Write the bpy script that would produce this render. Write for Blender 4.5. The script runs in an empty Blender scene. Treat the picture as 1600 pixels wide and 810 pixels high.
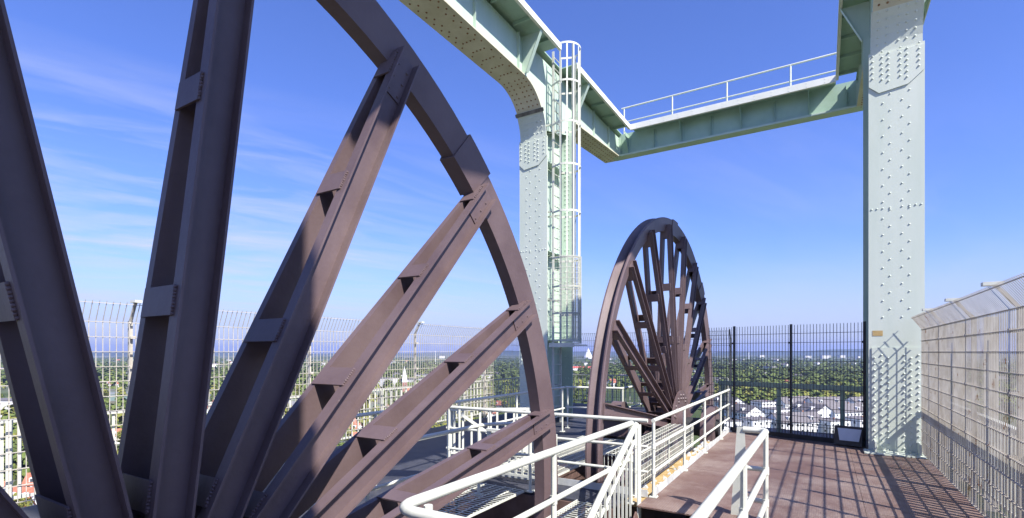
import bpy, math, random
from mathutils import Vector, Matrix
random.seed(7)
R = math.radians
PI = math.pi
scene = bpy.context.scene
COL = scene.collection

# ---------------------------------------------------------------- camera
CAMZ = 1.9
YAW = 31.6
cd = bpy.data.cameras.new('camera')
cam = bpy.data.objects.new('camera', cd)
COL.objects.link(cam)
cam.location = (0, 0, CAMZ)
cam.rotation_euler = (R(90), 0, R(YAW))
cd.sensor_width = 36
cd.lens = 17.84
cd.shift_y = 0.0906
cd.clip_start = 0.05
cd.clip_end = 60000
scene.camera = cam

# ---------------------------------------------------------------- light
SUN_EL = 46.3
SUN_AZ = 113.0          # clockwise from +Y
w = bpy.data.worlds.new('World')
scene.world = w
w.use_nodes = True
nt = w.node_tree
nt.nodes.clear()
out = nt.nodes.new('ShaderNodeOutputWorld')
bg = nt.nodes.new('ShaderNodeBackground')
sky = nt.nodes.new('ShaderNodeTexSky')
sky.sky_type = 'NISHITA'
sky.sun_disc = False
sky.sun_elevation = R(SUN_EL)
sky.sun_rotation = R(SUN_AZ)
sky.altitude = 100
sky.air_density = 1.0
sky.dust_density = 0.6
sky.ozone_density = 2.2
bg.inputs[1].default_value = 0.074
tint = nt.nodes.new('ShaderNodeMixRGB'); tint.blend_type = 'MULTIPLY'; tint.inputs[0].default_value = 1
tint.inputs[2].default_value = (0.80, 0.96, 1.68, 1)
nt.links.new(sky.outputs[0], tint.inputs[1])
# thin cirrus, laid on a plane high above (direction / height)
tc = nt.nodes.new('ShaderNodeTexCoord')
sep = nt.nodes.new('ShaderNodeSeparateXYZ')
nt.links.new(tc.outputs['Generated'], sep.inputs[0])
def mth(op, a, b=None, clamp=False):
    n = nt.nodes.new('ShaderNodeMath'); n.operation = op; n.use_clamp = clamp
    for i, v in enumerate((a, b)):
        if v is None: continue
        if isinstance(v, (int, float)): n.inputs[i].default_value = v
        else: nt.links.new(v, n.inputs[i])
    return n.outputs[0]
zz = mth('ADD', mth('MAXIMUM', sep.outputs[2], 0.0), 0.10)
cx = mth('DIVIDE', sep.outputs[0], zz)
cy = mth('DIVIDE', sep.outputs[1], zz)
cmb = nt.nodes.new('ShaderNodeCombineXYZ')
nt.links.new(cx, cmb.inputs[0]); nt.links.new(cy, cmb.inputs[1])
def cloud_layer(scale, stretch, rot, lo, hi, seed):
    mp = nt.nodes.new('ShaderNodeMapping')
    mp.inputs['Scale'].default_value = stretch
    mp.inputs['Location'].default_value = (seed, seed * 1.7, 0)
    pr = nt.nodes.new('ShaderNodeMapping'); pr.inputs['Rotation'].default_value = (0, 0, rot)
    nt.links.new(cmb.outputs[0], pr.inputs[0])
    nt.links.new(pr.outputs[0], mp.inputs[0])
    nz = nt.nodes.new('ShaderNodeTexNoise')
    nz.inputs['Scale'].default_value = scale
    nz.inputs['Detail'].default_value = 9
    nz.inputs['Roughness'].default_value = 0.58
    nz.inputs['Distortion'].default_value = 0.9
    nt.links.new(mp.outputs[0], nz.inputs['Vector'])
    mr = nt.nodes.new('ShaderNodeMapRange')
    mr.inputs['From Min'].default_value = lo
    mr.inputs['From Max'].default_value = hi
    mr.clamp = True
    nt.links.new(nz.outputs[0], mr.inputs[0])
    return mr.outputs[0]
c1 = cloud_layer(0.8, (1.5, 0.5, 1), R(22), 0.47, 0.74, 5.3)
c2 = cloud_layer(2.2, (1.7, 0.42, 1), R(26), 0.46, 0.78, 11.4)
# more cirrus towards the west (-X side) and lower down
west = nt.nodes.new('ShaderNodeMapRange'); west.clamp = True
west.inputs['From Min'].default_value = -0.45; west.inputs['From Max'].default_value = -0.85
west.inputs['To Min'].default_value = 0.12; west.inputs['To Max'].default_value = 1.0
nt.links.new(sep.outputs[0], west.inputs[0])
low = nt.nodes.new('ShaderNodeMapRange'); low.clamp = True
low.inputs['From Min'].default_value = 0.43; low.inputs['From Max'].default_value = 0.32
nt.links.new(sep.outputs[2], low.inputs[0])
cl = mth('MULTIPLY', mth('MULTIPLY', mth('ADD', c1, mth('MULTIPLY', c2, 0.6)), west.outputs[0]), low.outputs[0])
cl = mth('MULTIPLY', cl, 0.85, True)
# milky band along the horizon
hz = nt.nodes.new('ShaderNodeMapRange'); hz.clamp = True
hz.interpolation_type = 'SMOOTHERSTEP'
hz.inputs['From Min'].default_value = 0.22; hz.inputs['From Max'].default_value = -0.02
hz.inputs['To Max'].default_value = 0.8
nt.links.new(sep.outputs[2], hz.inputs[0])
mixh = nt.nodes.new('ShaderNodeMixRGB')
mixh.inputs[2].default_value = (4.4, 4.7, 5.8, 1)
nt.links.new(hz.outputs[0], mixh.inputs[0]); nt.links.new(tint.outputs[0], mixh.inputs[1])
mixc = nt.nodes.new('ShaderNodeMixRGB')
mixc.inputs[2].default_value = (5.0, 5.3, 6.3, 1)
nt.links.new(cl, mixc.inputs[0]); nt.links.new(mixh.outputs[0], mixc.inputs[1])
nt.links.new(mixc.outputs[0], bg.inputs[0])
nt.links.new(bg.outputs[0], out.inputs[0])

sd = bpy.data.lights.new('sun', 'SUN')
sd.energy = 4.9
sd.angle = R(0.53)
sd.color = (1.0, 0.955, 0.89)
sun = bpy.data.objects.new('sun', sd)
COL.objects.link(sun)
to_sun = Vector((math.sin(R(SUN_AZ)) * math.cos(R(SUN_EL)), math.cos(R(SUN_AZ)) * math.cos(R(SUN_EL)), math.sin(R(SUN_EL))))
sun.rotation_euler = to_sun.to_track_quat('Z', 'Y').to_euler()

vs = scene.view_settings
vs.view_transform = 'Standard'
vs.look = 'None'
vs.exposure = 1.0
vs.gamma = 1.0
vs.use_curve_mapping = False
scene.render.engine = 'CYCLES'
scene.cycles.volume_bounces = 0
scene.cycles.max_bounces = 6

# ---------------------------------------------------------------- materials
def material(name, c1, c2=None, scale=2.0, rough=0.6, metallic=0.0, bump=0.0, bump_scale=40.0, spots=None, stretch=(1, 1, 1), spot_scale=9.0, spot_lo=0.66, spec=0.4):
    m = bpy.data.materials.new(name)
    m.use_nodes = True
    n = m.node_tree
    b = n.nodes['Principled BSDF']
    b.inputs['Roughness'].default_value = rough
    b.inputs['Metallic'].default_value = metallic
    b.inputs['Specular IOR Level'].default_value = spec
    geo = n.nodes.new('ShaderNodeNewGeometry')
    mp = n.nodes.new('ShaderNodeMapping')
    mp.inputs['Scale'].default_value = stretch
    n.links.new(geo.outputs['Position'], mp.inputs[0])
    nz = n.nodes.new('ShaderNodeTexNoise')
    nz.inputs['Scale'].default_value = scale
    nz.inputs['Detail'].default_value = 6
    nz.inputs['Roughness'].default_value = 0.65
    n.links.new(mp.outputs[0], nz.inputs['Vector'])
    cr = n.nodes.new('ShaderNodeValToRGB')
    cr.color_ramp.elements[0].position = 0.34
    cr.color_ramp.elements[1].position = 0.68
    cr.color_ramp.elements[0].color = (*c1, 1)
    cr.color_ramp.elements[1].color = (*(c2 or c1), 1)
    n.links.new(nz.outputs[0], cr.inputs[0])
    colour = cr.outputs[0]
    if spots:
        n2 = n.nodes.new('ShaderNodeTexNoise')
        n2.inputs['Scale'].default_value = spot_scale
        n2.inputs['Detail'].default_value = 8
        n2.inputs['Roughness'].default_value = 0.7
        n.links.new(mp.outputs[0], n2.inputs['Vector'])
        mr = n.nodes.new('ShaderNodeMapRange')
        mr.inputs['From Min'].default_value = spot_lo
        mr.inputs['From Max'].default_value = spot_lo + 0.06
        n.links.new(n2.outputs[0], mr.inputs[0])
        mx = n.nodes.new('ShaderNodeMixRGB')
        mx.inputs[2].default_value = (*spots, 1)
        n.links.new(mr.outputs[0], mx.inputs[0])
        n.links.new(colour, mx.inputs[1])
        colour = mx.outputs[0]
    n.links.new(colour, b.inputs['Base Color'])
    if bump:
        n3 = n.nodes.new('ShaderNodeTexNoise')
        n3.inputs['Scale'].default_value = bump_scale
        n3.inputs['Detail'].default_value = 4
        n.links.new(geo.outputs['Position'], n3.inputs['Vector'])
        bp = n.nodes.new('ShaderNodeBump')
        bp.inputs['Strength'].default_value = bump
        bp.inputs['Distance'].default_value = 0.004
        n.links.new(n3.outputs[0], bp.inputs['Height'])
        n.links.new(bp.outputs[0], b.inputs['Normal'])
    return m

M = {}
M['pale'] = material('pale_faded_green_paint', (0.50, 0.555, 0.475), (0.60, 0.635, 0.56), 1.3, 0.5, bump=0.25, spots=(0.38, 0.31, 0.21), spot_scale=5, spot_lo=0.66, stretch=(1, 1, 0.16))
M['green'] = material('faded_green_paint', (0.41, 0.52, 0.42), (0.50, 0.595, 0.495), 1.3, 0.5, bump=0.25, spots=(0.36, 0.27, 0.17), spot_scale=3.2, spot_lo=0.73, stretch=(1, 1, 0.25))
M['greendk'] = material('green_paint', (0.31, 0.44, 0.335), (0.38, 0.51, 0.405), 1.7, 0.5, bump=0.25, spots=(0.25, 0.18, 0.11), spot_scale=5, spot_lo=0.72)
M['white'] = material('white_green_paint', (0.52, 0.53, 0.455), (0.62, 0.62, 0.54), 3, 0.45, bump=0.2, spots=(0.26, 0.20, 0.14), spot_scale=17, spot_lo=0.70)
M['fascia'] = material('fascia_paint', (0.68, 0.68, 0.58), (0.77, 0.76, 0.68), 2, 0.5, spots=(0.5, 0.33, 0.12), spot_scale=6, spot_lo=0.70)
M['under'] = material('weathered_soffit_paint', (0.47, 0.43, 0.31), (0.60, 0.57, 0.45), 1.6, 0.6, spots=(0.30, 0.17, 0.08), spot_scale=2.5, spot_lo=0.68)
M['rust'] = material('rust', (0.20, 0.10, 0.05), (0.30, 0.17, 0.09), 9, 0.8)
M['brown'] = material('oxide_brown_paint', (0.092, 0.061, 0.062), (0.136, 0.096, 0.096), 1.3, 0.5, bump=0.45, bump_scale=30, spots=(0.32, 0.26, 0.245), spot_scale=19, spot_lo=0.70, spec=0.5)
M['brown_dull'] = material('dull_brown_steel', (0.10, 0.060, 0.050), (0.16, 0.10, 0.085), 3, 0.7, bump=0.4)
M['dark'] = material('dark_steel', (0.030, 0.032, 0.034), (0.055, 0.055, 0.056), 5, 0.55, metallic=0.2)
M['galv'] = material('galvanised_wire', (0.38, 0.35, 0.29), (0.54, 0.50, 0.43), 6, 0.5, spots=(0.22, 0.13, 0.07), spot_scale=5, spot_lo=0.66)
M['tan'] = material('weathered_tan_wire', (0.34, 0.30, 0.24), (0.50, 0.465, 0.40), 4, 0.6, spots=(0.20, 0.11, 0.06), spot_scale=3.5, spot_lo=0.60)
M['wiredk'] = material('dark_wire', (0.05, 0.052, 0.062), (0.10, 0.105, 0.115), 6, 0.5, metallic=0.2)  # much darker wire for the end and rear fences
M['beige'] = material('beige_post_paint', (0.50, 0.44, 0.34), (0.64, 0.60, 0.50), 3, 0.55, spots=(0.28, 0.15, 0.07), spot_scale=7, spot_lo=0.66)
M['ochre'] = material('ochre_plate', (0.33, 0.22, 0.08), (0.46, 0.33, 0.15), 5, 0.8, bump=0.6, spots=(0.55, 0.53, 0.47), spot_scale=12, spot_lo=0.62)
M['grime'] = material('grimy_steel', (0.09, 0.085, 0.075), (0.20, 0.19, 0.17), 6, 0.8, bump=0.6, spots=(0.42, 0.40, 0.34), spot_scale=16, spot_lo=0.64)
M['kerb'] = material('toe_board_paint', (0.36, 0.37, 0.36), (0.55, 0.56, 0.54), 7, 0.6, spots=(0.15, 0.13, 0.12), spot_scale=18, spot_lo=0.64)
M['lens'] = material('lamp_glass', (0.42, 0.50, 0.60), (0.5, 0.58, 0.68), 3, 0.15)

def tread_plate():
    m = bpy.data.materials.new('brown_tread_plate')
    m.use_nodes = True
    n = m.node_tree
    b = n.nodes['Principled BSDF']
    b.inputs['Roughness'].default_value = 0.62
    geo = n.nodes.new('ShaderNodeNewGeometry')
    nz = n.nodes.new('ShaderNodeTexNoise'); nz.inputs['Scale'].default_value = 1.4; nz.inputs['Detail'].default_value = 8; nz.inputs['Roughness'].default_value = 0.7
    n.links.new(geo.outputs['Position'], nz.inputs['Vector'])
    cr = n.nodes.new('ShaderNodeValToRGB')
    cr.color_ramp.elements[0].position = 0.32; cr.color_ramp.elements[0].color = (0.115, 0.064, 0.051, 1)
    cr.color_ramp.elements[1].position = 0.7; cr.color_ramp.elements[1].color = (0.17, 0.108, 0.088, 1)
    n.links.new(nz.outputs[0], cr.inputs[0])
    # raised lozenges
    mp = n.nodes.new('ShaderNodeMapping'); mp.inputs['Rotation'].default_value = (0, 0, R(45)); mp.inputs['Scale'].default_value = (30, 30, 30)
    n.links.new(geo.outputs['Position'], mp.inputs[0])
    ck = n.nodes.new('ShaderNodeTexVoronoi'); ck.inputs['Scale'].default_value = 1.0; ck.inputs['Randomness'].default_value = 0.0
    n.links.new(mp.outputs[0], ck.inputs['Vector'])
    mr = n.nodes.new('ShaderNodeMapRange'); mr.inputs['From Min'].default_value = 0.46; mr.inputs['From Max'].default_value = 0.30
    n.links.new(ck.outputs['Distance'], mr.inputs[0])
    # paint worn off the lozenge tops in patches
    n2 = n.nodes.new('ShaderNodeTexNoise'); n2.inputs['Scale'].default_value = 0.9; n2.inputs['Detail'].default_value = 7; n2.inputs['Roughness'].default_value = 0.75
    n.links.new(geo.outputs['Position'], n2.inputs['Vector'])
    m2 = n.nodes.new('ShaderNodeMapRange'); m2.inputs['From Min'].default_value = 0.44; m2.inputs['From Max'].default_value = 0.66
    n.links.new(n2.outputs[0], m2.inputs[0])
    mu = n.nodes.new('ShaderNodeMath'); mu.operation = 'MULTIPLY'
    n.links.new(mr.outputs[0], mu.inputs[0]); n.links.new(m2.outputs[0], mu.inputs[1])
    mx = n.nodes.new('ShaderNodeMixRGB'); mx.inputs[2].default_value = (0.36, 0.30, 0.26, 1)
    n.links.new(mu.outputs[0], mx.inputs[0]); n.links.new(cr.outputs[0], mx.inputs[1])
    n.links.new(mx.outputs[0], b.inputs['Base Color'])
    bp = n.nodes.new('ShaderNodeBump'); bp.inputs['Strength'].default_value = 0.5; bp.inputs['Distance'].default_value = 0.004
    n.links.new(mr.outputs[0], bp.inputs['Height']); n.links.new(bp.outputs[0], b.inputs['Normal'])
    return m
M['deck'] = tread_plate()
M['shade_deck'] = material('shade_toned_deck_plate', (0.028, 0.030, 0.040), (0.055, 0.055, 0.066), 4, 0.6, bump=0.5, spots=(0.22, 0.20, 0.18), spot_scale=10, spot_lo=0.72)  # shade over the left deck is put into this dark blue plate colour

# ---------------------------------------------------------------- mesh helper
class MB:
    def __init__(s):
        s.v = []; s.f = []; s.mi = []
    def add(s, vs_, fs, mi=0):
        o = len(s.v)
        s.v.extend([tuple(p) for p in vs_])
        for f in fs:
            s.f.append(tuple(i + o for i in f)); s.mi.append(mi)
        return s
    def box(s, x0, x1, y0, y1, z0, z1, mi=0):
        v = [(x0, y0, z0), (x1, y0, z0), (x1, y1, z0), (x0, y1, z0), (x0, y0, z1), (x1, y0, z1), (x1, y1, z1), (x0, y1, z1)]
        return s.add(v, [(0, 3, 2, 1), (4, 5, 6, 7), (0, 1, 5, 4), (1, 2, 6, 5), (2, 3, 7, 6), (3, 0, 4, 7)], mi)
    def hexa(s, lo, hi, mi=0):      # two quads
        return s.add(list(lo) + list(hi), [(0, 3, 2, 1), (4, 5, 6, 7), (0, 1, 5, 4), (1, 2, 6, 5), (2, 3, 7, 6), (3, 0, 4, 7)], mi)
    def bar(s, a, b, wx, wz, up=(0, 0, 1), mi=0):      # rectangular bar a->b
        a = Vector(a); b = Vector(b); d = (b - a).normalized(); up = Vector(up)
        sx = d.cross(up)
        if sx.length < 1e-4: sx = d.cross(Vector((1, 0, 0)))
        sx.normalize(); u = sx.cross(d).normalized()
        q = [(-1, -1), (1, -1), (1, 1), (-1, 1)]
        lo = [a + sx * (i * wx / 2) + u * (j * wz / 2) for i, j in q]
        hi = [b + sx * (i * wx / 2) + u * (j * wz / 2) for i, j in q]
        return s.hexa(lo, hi, mi)
    def tube(s, pts, r, n=8, mi=0, caps=True):
        pts = [Vector(p) for p in pts]
        rings = []
        for i, p in enumerate(pts):
            if i == 0: d = pts[1] - p
            elif i == len(pts) - 1: d = p - pts[-2]
            else: d = (pts[i + 1] - p).normalized() + (p - pts[i - 1]).normalized()
            d.normalize()
            up = Vector((0, 0, 1)) if abs(d.z) < 0.9 else Vector((1, 0, 0))
            a = d.cross(up).normalized(); b = a.cross(d).normalized()
            k = r[i] if isinstance(r, (list, tuple)) else r
            rings.append([p + a * (k * math.cos(2 * PI * j / n)) + b * (k * math.sin(2 * PI * j / n)) for j in range(n)])
        o = len(s.v)
        for rg in rings: s.v.extend([tuple(p) for p in rg])
        for i in range(len(rings) - 1):
            for j in range(n):
                s.f.append((o + i * n + j, o + i * n + (j + 1) % n, o + (i + 1) * n + (j + 1) % n, o + (i + 1) * n + j)); s.mi.append(mi)
        if caps:
            s.f.append(tuple(o + j for j in reversed(range(n)))); s.mi.append(mi)
            e = o + (len(rings) - 1) * n
            s.f.append(tuple(e + j for j in range(n))); s.mi.append(mi)
        return s
    def rivet(s, c, nrm, r=0.02, h=0.014, mi=0):
        c = Vector(c); nrm = Vector(nrm)
        up = Vector((0, 0, 1)) if abs(nrm.z) < 0.9 else Vector((1, 0, 0))
        a = nrm.cross(up).normalized(); b = a.cross(nrm)
        n = 7
        vs_ = [c + (a * math.cos(2 * PI * j / n) + b * math.sin(2 * PI * j / n)) * r for j in range(n)]
        vs_ += [c + nrm * h * 0.75 + (a * math.cos(2 * PI * j / n) + b * math.sin(2 * PI * j / n)) * r * 0.68 for j in range(n)]
        vs_.append(c + nrm * h)
        fs = [(j, (j + 1) % n, n + (j + 1) % n, n + j) for j in range(n)] + [(n + j, n + (j + 1) % n, 2 * n) for j in range(n)]
        return s.add(vs_, fs, mi)
    def extrude_poly(s, pts2, axis, a0, a1, mi=0):
        # pts2: polygon in the other two axes; axis 0/1/2
        def mk(p, a):
            if axis == 0: return (a, p[0], p[1])
            if axis == 1: return (p[0], a, p[1])
            return (p[0], p[1], a)
        n = len(pts2)
        v = [mk(p, a0) for p in pts2] + [mk(p, a1) for p in pts2]
        fs = [tuple(range(n)), tuple(range(2 * n - 1, n - 1, -1))]
        fs += [(i, n + i, n + (i + 1) % n, (i + 1) % n) for i in range(n)]
        return s.add(v, fs, mi)
    def ribbon(s, path, axis, a0, a1, th, mi=0):
        # sheet of thickness th following path (2D) extruded along axis
        n = len(path); off = []
        for i, p in enumerate(path):
            q0 = path[max(0, i - 1)]; q1 = path[min(n - 1, i + 1)]
            dx, dy = q1[0] - q0[0], q1[1] - q0[1]; L = math.hypot(dx, dy) or 1
            off.append((p[0] - dy / L * th, p[1] + dx / L * th))
        for i in range(n - 1):
            s.extrude_poly([path[i], path[i + 1], off[i + 1], off[i]], axis, a0, a1, mi)
        return s
    def build(s, name, mat, parent=None, smooth=False):
        me = bpy.data.meshes.new(name)
        me.from_pydata(s.v, [], s.f)
        mats = mat if isinstance(mat, (list, tuple)) else [mat]
        for m in mats: me.materials.append(m)
        if len(mats) > 1: me.polygons.foreach_set('material_index', s.mi)
        if smooth:
            me.polygons.foreach_set('use_smooth', [True] * len(me.polygons))
            try: me.set_sharp_from_angle(angle=R(40))
            except Exception: pass
        me.update()
        import bmesh
        bm = bmesh.new(); bm.from_mesh(me); bmesh.ops.recalc_face_normals(bm, faces=bm.faces); bm.to_mesh(me); bm.free()
        o = bpy.data.objects.new(name, me)
        COL.objects.link(o)
        if parent is not None: o.parent = parent
        return o

def tag(o, label=None, cat=None, group=None, kind=None):
    if label: o['label'] = label
    if cat: o['category'] = cat
    if group: o['group'] = group
    if kind: o['kind'] = kind
    return o
def thing(name, label, cat, loc=(0, 0, 0), rz=0, group=None):
    o = bpy.data.objects.new(name, None)
    o.empty_display_size = 0.3
    COL.objects.link(o); o.location = loc; o.rotation_euler = (0, 0, rz)
    return tag(o, label, cat, group)
def struct(name, mb, mat):
    return tag(mb.build(name, mat), kind='structure')
def copy_tree(o, parent=None):
    c = o.copy(); COL.objects.link(c); c.parent = parent
    for ch in o.children: copy_tree(ch, c)
    return c

# ================================================================ the deck (setting)
GZ = -68.0
SW = (-4.6, -2.2)       # slot in which the wheels stand
mb = MB()
rp_ = random.Random(12)
for x0_, x1_, y0_, y1_ in ((-1.97, -0.803, 6.15, 14.2), (-0.80, 0.42, -2.5, 14.0), (0.424, 1.62, -2.5, 14.0), (-2.2, -0.803, -2.5, 1.9)):
    y = y0_
    while y < y1_ - 0.01:
        e = min(y + 2.45, y1_); dz = rp_.uniform(-0.003, 0.0)
        mb.box(x0_, x1_, y, e - 0.005, -0.02, dz); y = e
struct('walkway_floor', mb, M['deck'])
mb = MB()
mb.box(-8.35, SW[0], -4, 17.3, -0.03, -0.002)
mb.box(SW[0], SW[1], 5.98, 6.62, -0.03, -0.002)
struct('deck_floor', mb, M['shade_deck'])
mb = MB(); mb.box(SW[1] + 0.012, -1.985, 6.25, 13.2, -0.05, -0.012)
struct('dirt_strip', mb, M['ochre'])
mb = MB()
mb.box(-8.35, -3.62, -4, 17.3, -1.25, -1.2)
mb.box(-2.62, 1.6, 6.2, 14, -1.25, -1.2)
mb.box(-3.62, -2.62, 5.95, 6.65, -1.25, -1.2)
struct('lower_floor', mb, M['dark'])
mb = MB()
for i_ in range(1, 7):
    mb.box(-1.93, -0.86, 6.14 - 0.26 * i_, 6.14 - 0.26 * (i_ - 1) - 0.01, -0.2 * i_ - 0.03, -0.2 * i_)
mb.box(-2.18, -0.82, 1.95, 4.56, -1.26, -1.23)
for x_ in (-1.96, -0.84):
    mb.bar((x_, 6.14, -0.14), (x_, 4.5, -1.38), 0.02, 0.22)
struct('stairs', mb, M['deck'])
mb = MB()
for x in (-8.3, SW[0] - 0.06, SW[1] + 0.0, 1.5):
    mb.box(x - 0.03, x - 0.01, -4 if x < -3 else 6.2, 17 if x < -3 else 13.9, -1.2, -0.035)
for y in (5.95, 6.6):
    mb.box(SW[0], SW[1], y, y + 0.03, -1.2, -0.035)
struct('deck_girders', mb, M['brown_dull'])

# ================================================================ green gantry
CX_L, CX_R = -6.6, 1.14
HW = 0.42
ZB = 8.66           # underside of the long girders
ZD = 9.78           # top of the gangway
def column(name, label, cx, y0, zbase=-6):
    """riveted H column: flanges facing -Y and +Y, web between; y0 = face of the front flange"""
    t = thing(name, label, 'column', (cx, y0, 0))
    D = 1.6
    f = MB(); f.box(-HW, HW, 0, 0.035, zbase, 7.565 if True else ZB)
    def field(z0, z1, xs, pitch, stag=True):
        k = 0
        z = z0
        while z < z1:
            for i, x in enumerate(xs):
                zz_ = z + (pitch / 2 if (i % 2 and stag) else 0)
                f.rivet((x, -0.001, zz_), (0, -1, 0), 0.018, 0.013)
            z += pitch
    field(2.55, 6.85, (-0.20, -0.09, 0.09, 0.20), 0.31)
    for x in (-0.37, -0.29, -0.20, -0.09, 0.09, 0.20, 0.29, 0.37): f.rivet((x, -0.001, 4.6), (0, -1, 0), 0.018, 0.013)
    f.build('front_flange', M['pale'], t)
    g = MB(); g.box(-HW, HW, D - 0.035, D, zbase, ZB)
    z = 0.2
    while z < 8.5:
        for x in (-0.3, -0.2, 0.2, 0.3):
            g.rivet((x, D - 0.036, z), (0, -1, 0), 0.02, 0.02)
        z += 0.31 if z < 5 else 0.13
    g.build('rear_flange', M['green'], t)
    wb = MB()
    wb.box(-0.012, 0.012, 0.036, D - 0.036, zbase, ZB + 1.0)
    for sx in (-1, 1):      # angles riveted along web
        wb.box(min(sx * 0.013, sx * 0.12), max(sx * 0.013, sx * 0.12), 0.0365, 0.05, zbase, 7.5)
        wb.box(min(sx * 0.013, sx * 0.026), max(sx * 0.013, sx * 0.026), 0.051, 0.15, zbase, 7.5)
        wb.box(min(sx * 0.013, sx * 0.026), max(sx * 0.013, sx * 0.026), D - 0.15, D - 0.04, zbase, 8.5)
        z = 0.3
        while z < 8.5:
            wb.rivet((sx * 0.0265, 0.10, z), (sx, 0, 0), 0.018, 0.016)
            wb.rivet((sx * 0.0265, D - 0.09, z), (sx, 0, 0), 0.018, 0.016)
            z += 0.155
        for z in (2.2, 4.6, 7.0):
            wb.box(min(sx * 0.03, sx * 0.3), max(sx * 0.03, sx * 0.3), 0.16, D - 0.16, z, z + 0.02)
    wb.build('web', M['green'], t)
    # upper splice plate with cut corners
    s = MB()
    sp = [(-HW + 0.004, 7.5), (-HW + 0.004, 6.93), (-0.26, 6.78), (0.18, 6.84), (HW - 0.004, 7.05), (HW - 0.004, 7.5)]
    s.extrude_poly(sp, 1, -0.022, -0.003)
    for r_ in range(6):
        z = 6.97 + 0.105 * r_
        for x in (-0.36, -0.215, -0.115, 0.06, 0.16, 0.335):
            if z < 7.05 and abs(x) > 0.3: continue
            s.rivet((x, -0.0225, z + (0.05 if x in (-0.215, 0.06, 0.335) else 0)), (0, -1, 0), 0.02, 0.02)
    s.build('splice_plate', M['pale'], t)
    # lower splice
    s = MB()
    s.box(-HW + 0.05, HW - 0.05, -0.016, -0.003, -0.6, 1.98)
    z = -0.4
    while z < 1.9:
        for i, x in enumerate((-0.33, -0.22, -0.12, 0.12, 0.22, 0.33)):
            s.rivet((x, -0.0165, z + (0.055 if i % 2 else 0)), (0, -1, 0), 0.021, 0.022)
        z += 0.115
    s.build('lower_splice_plate', M['pale'], t)
    if y0 > 5:
        b = MB()
        b.hexa([(-0.5, -0.32, 0.004), (0.5, -0.32, 0.004), (0.5, -0.018, 0.004), (-0.5, -0.018, 0.004)], [(-0.5, -0.32, 0.03), (0.5, -0.32, 0.03), (0.5, -0.018, 0.05), (-0.5, -0.018, 0.05)])
        b.box(-0.34, -0.31, -0.3, -0.018, 0.05, 0.24); b.box(0.31, 0.34, -0.3, -0.018, 0.05, 0.24)
        for x in (-0.42, -0.2, 0, 0.2, 0.42):
            b.rivet((x, -0.24, 0.032), (0, 0, 1), 0.03, 0.03)
        b.build('foot_plate', M['pale'], t)
    return t
YC = 11.8
colL = column('steel_column', 'green riveted steel column with the caged ladder on its side', CX_L, YC)
colR = column('steel_column', 'pale green riveted steel column beside the right mesh fence', CX_R, YC)
column('steel_column', 'green riveted steel column nearest to the camera on its right, outside the picture', CX_R, -1.3)
# rust patch on the right column
p = MB(); p.box(-0.36, -0.20, -0.0045, -0.002, 2.20, 2.30)
p.build('worn_label', M['ochre'], colR)

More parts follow.
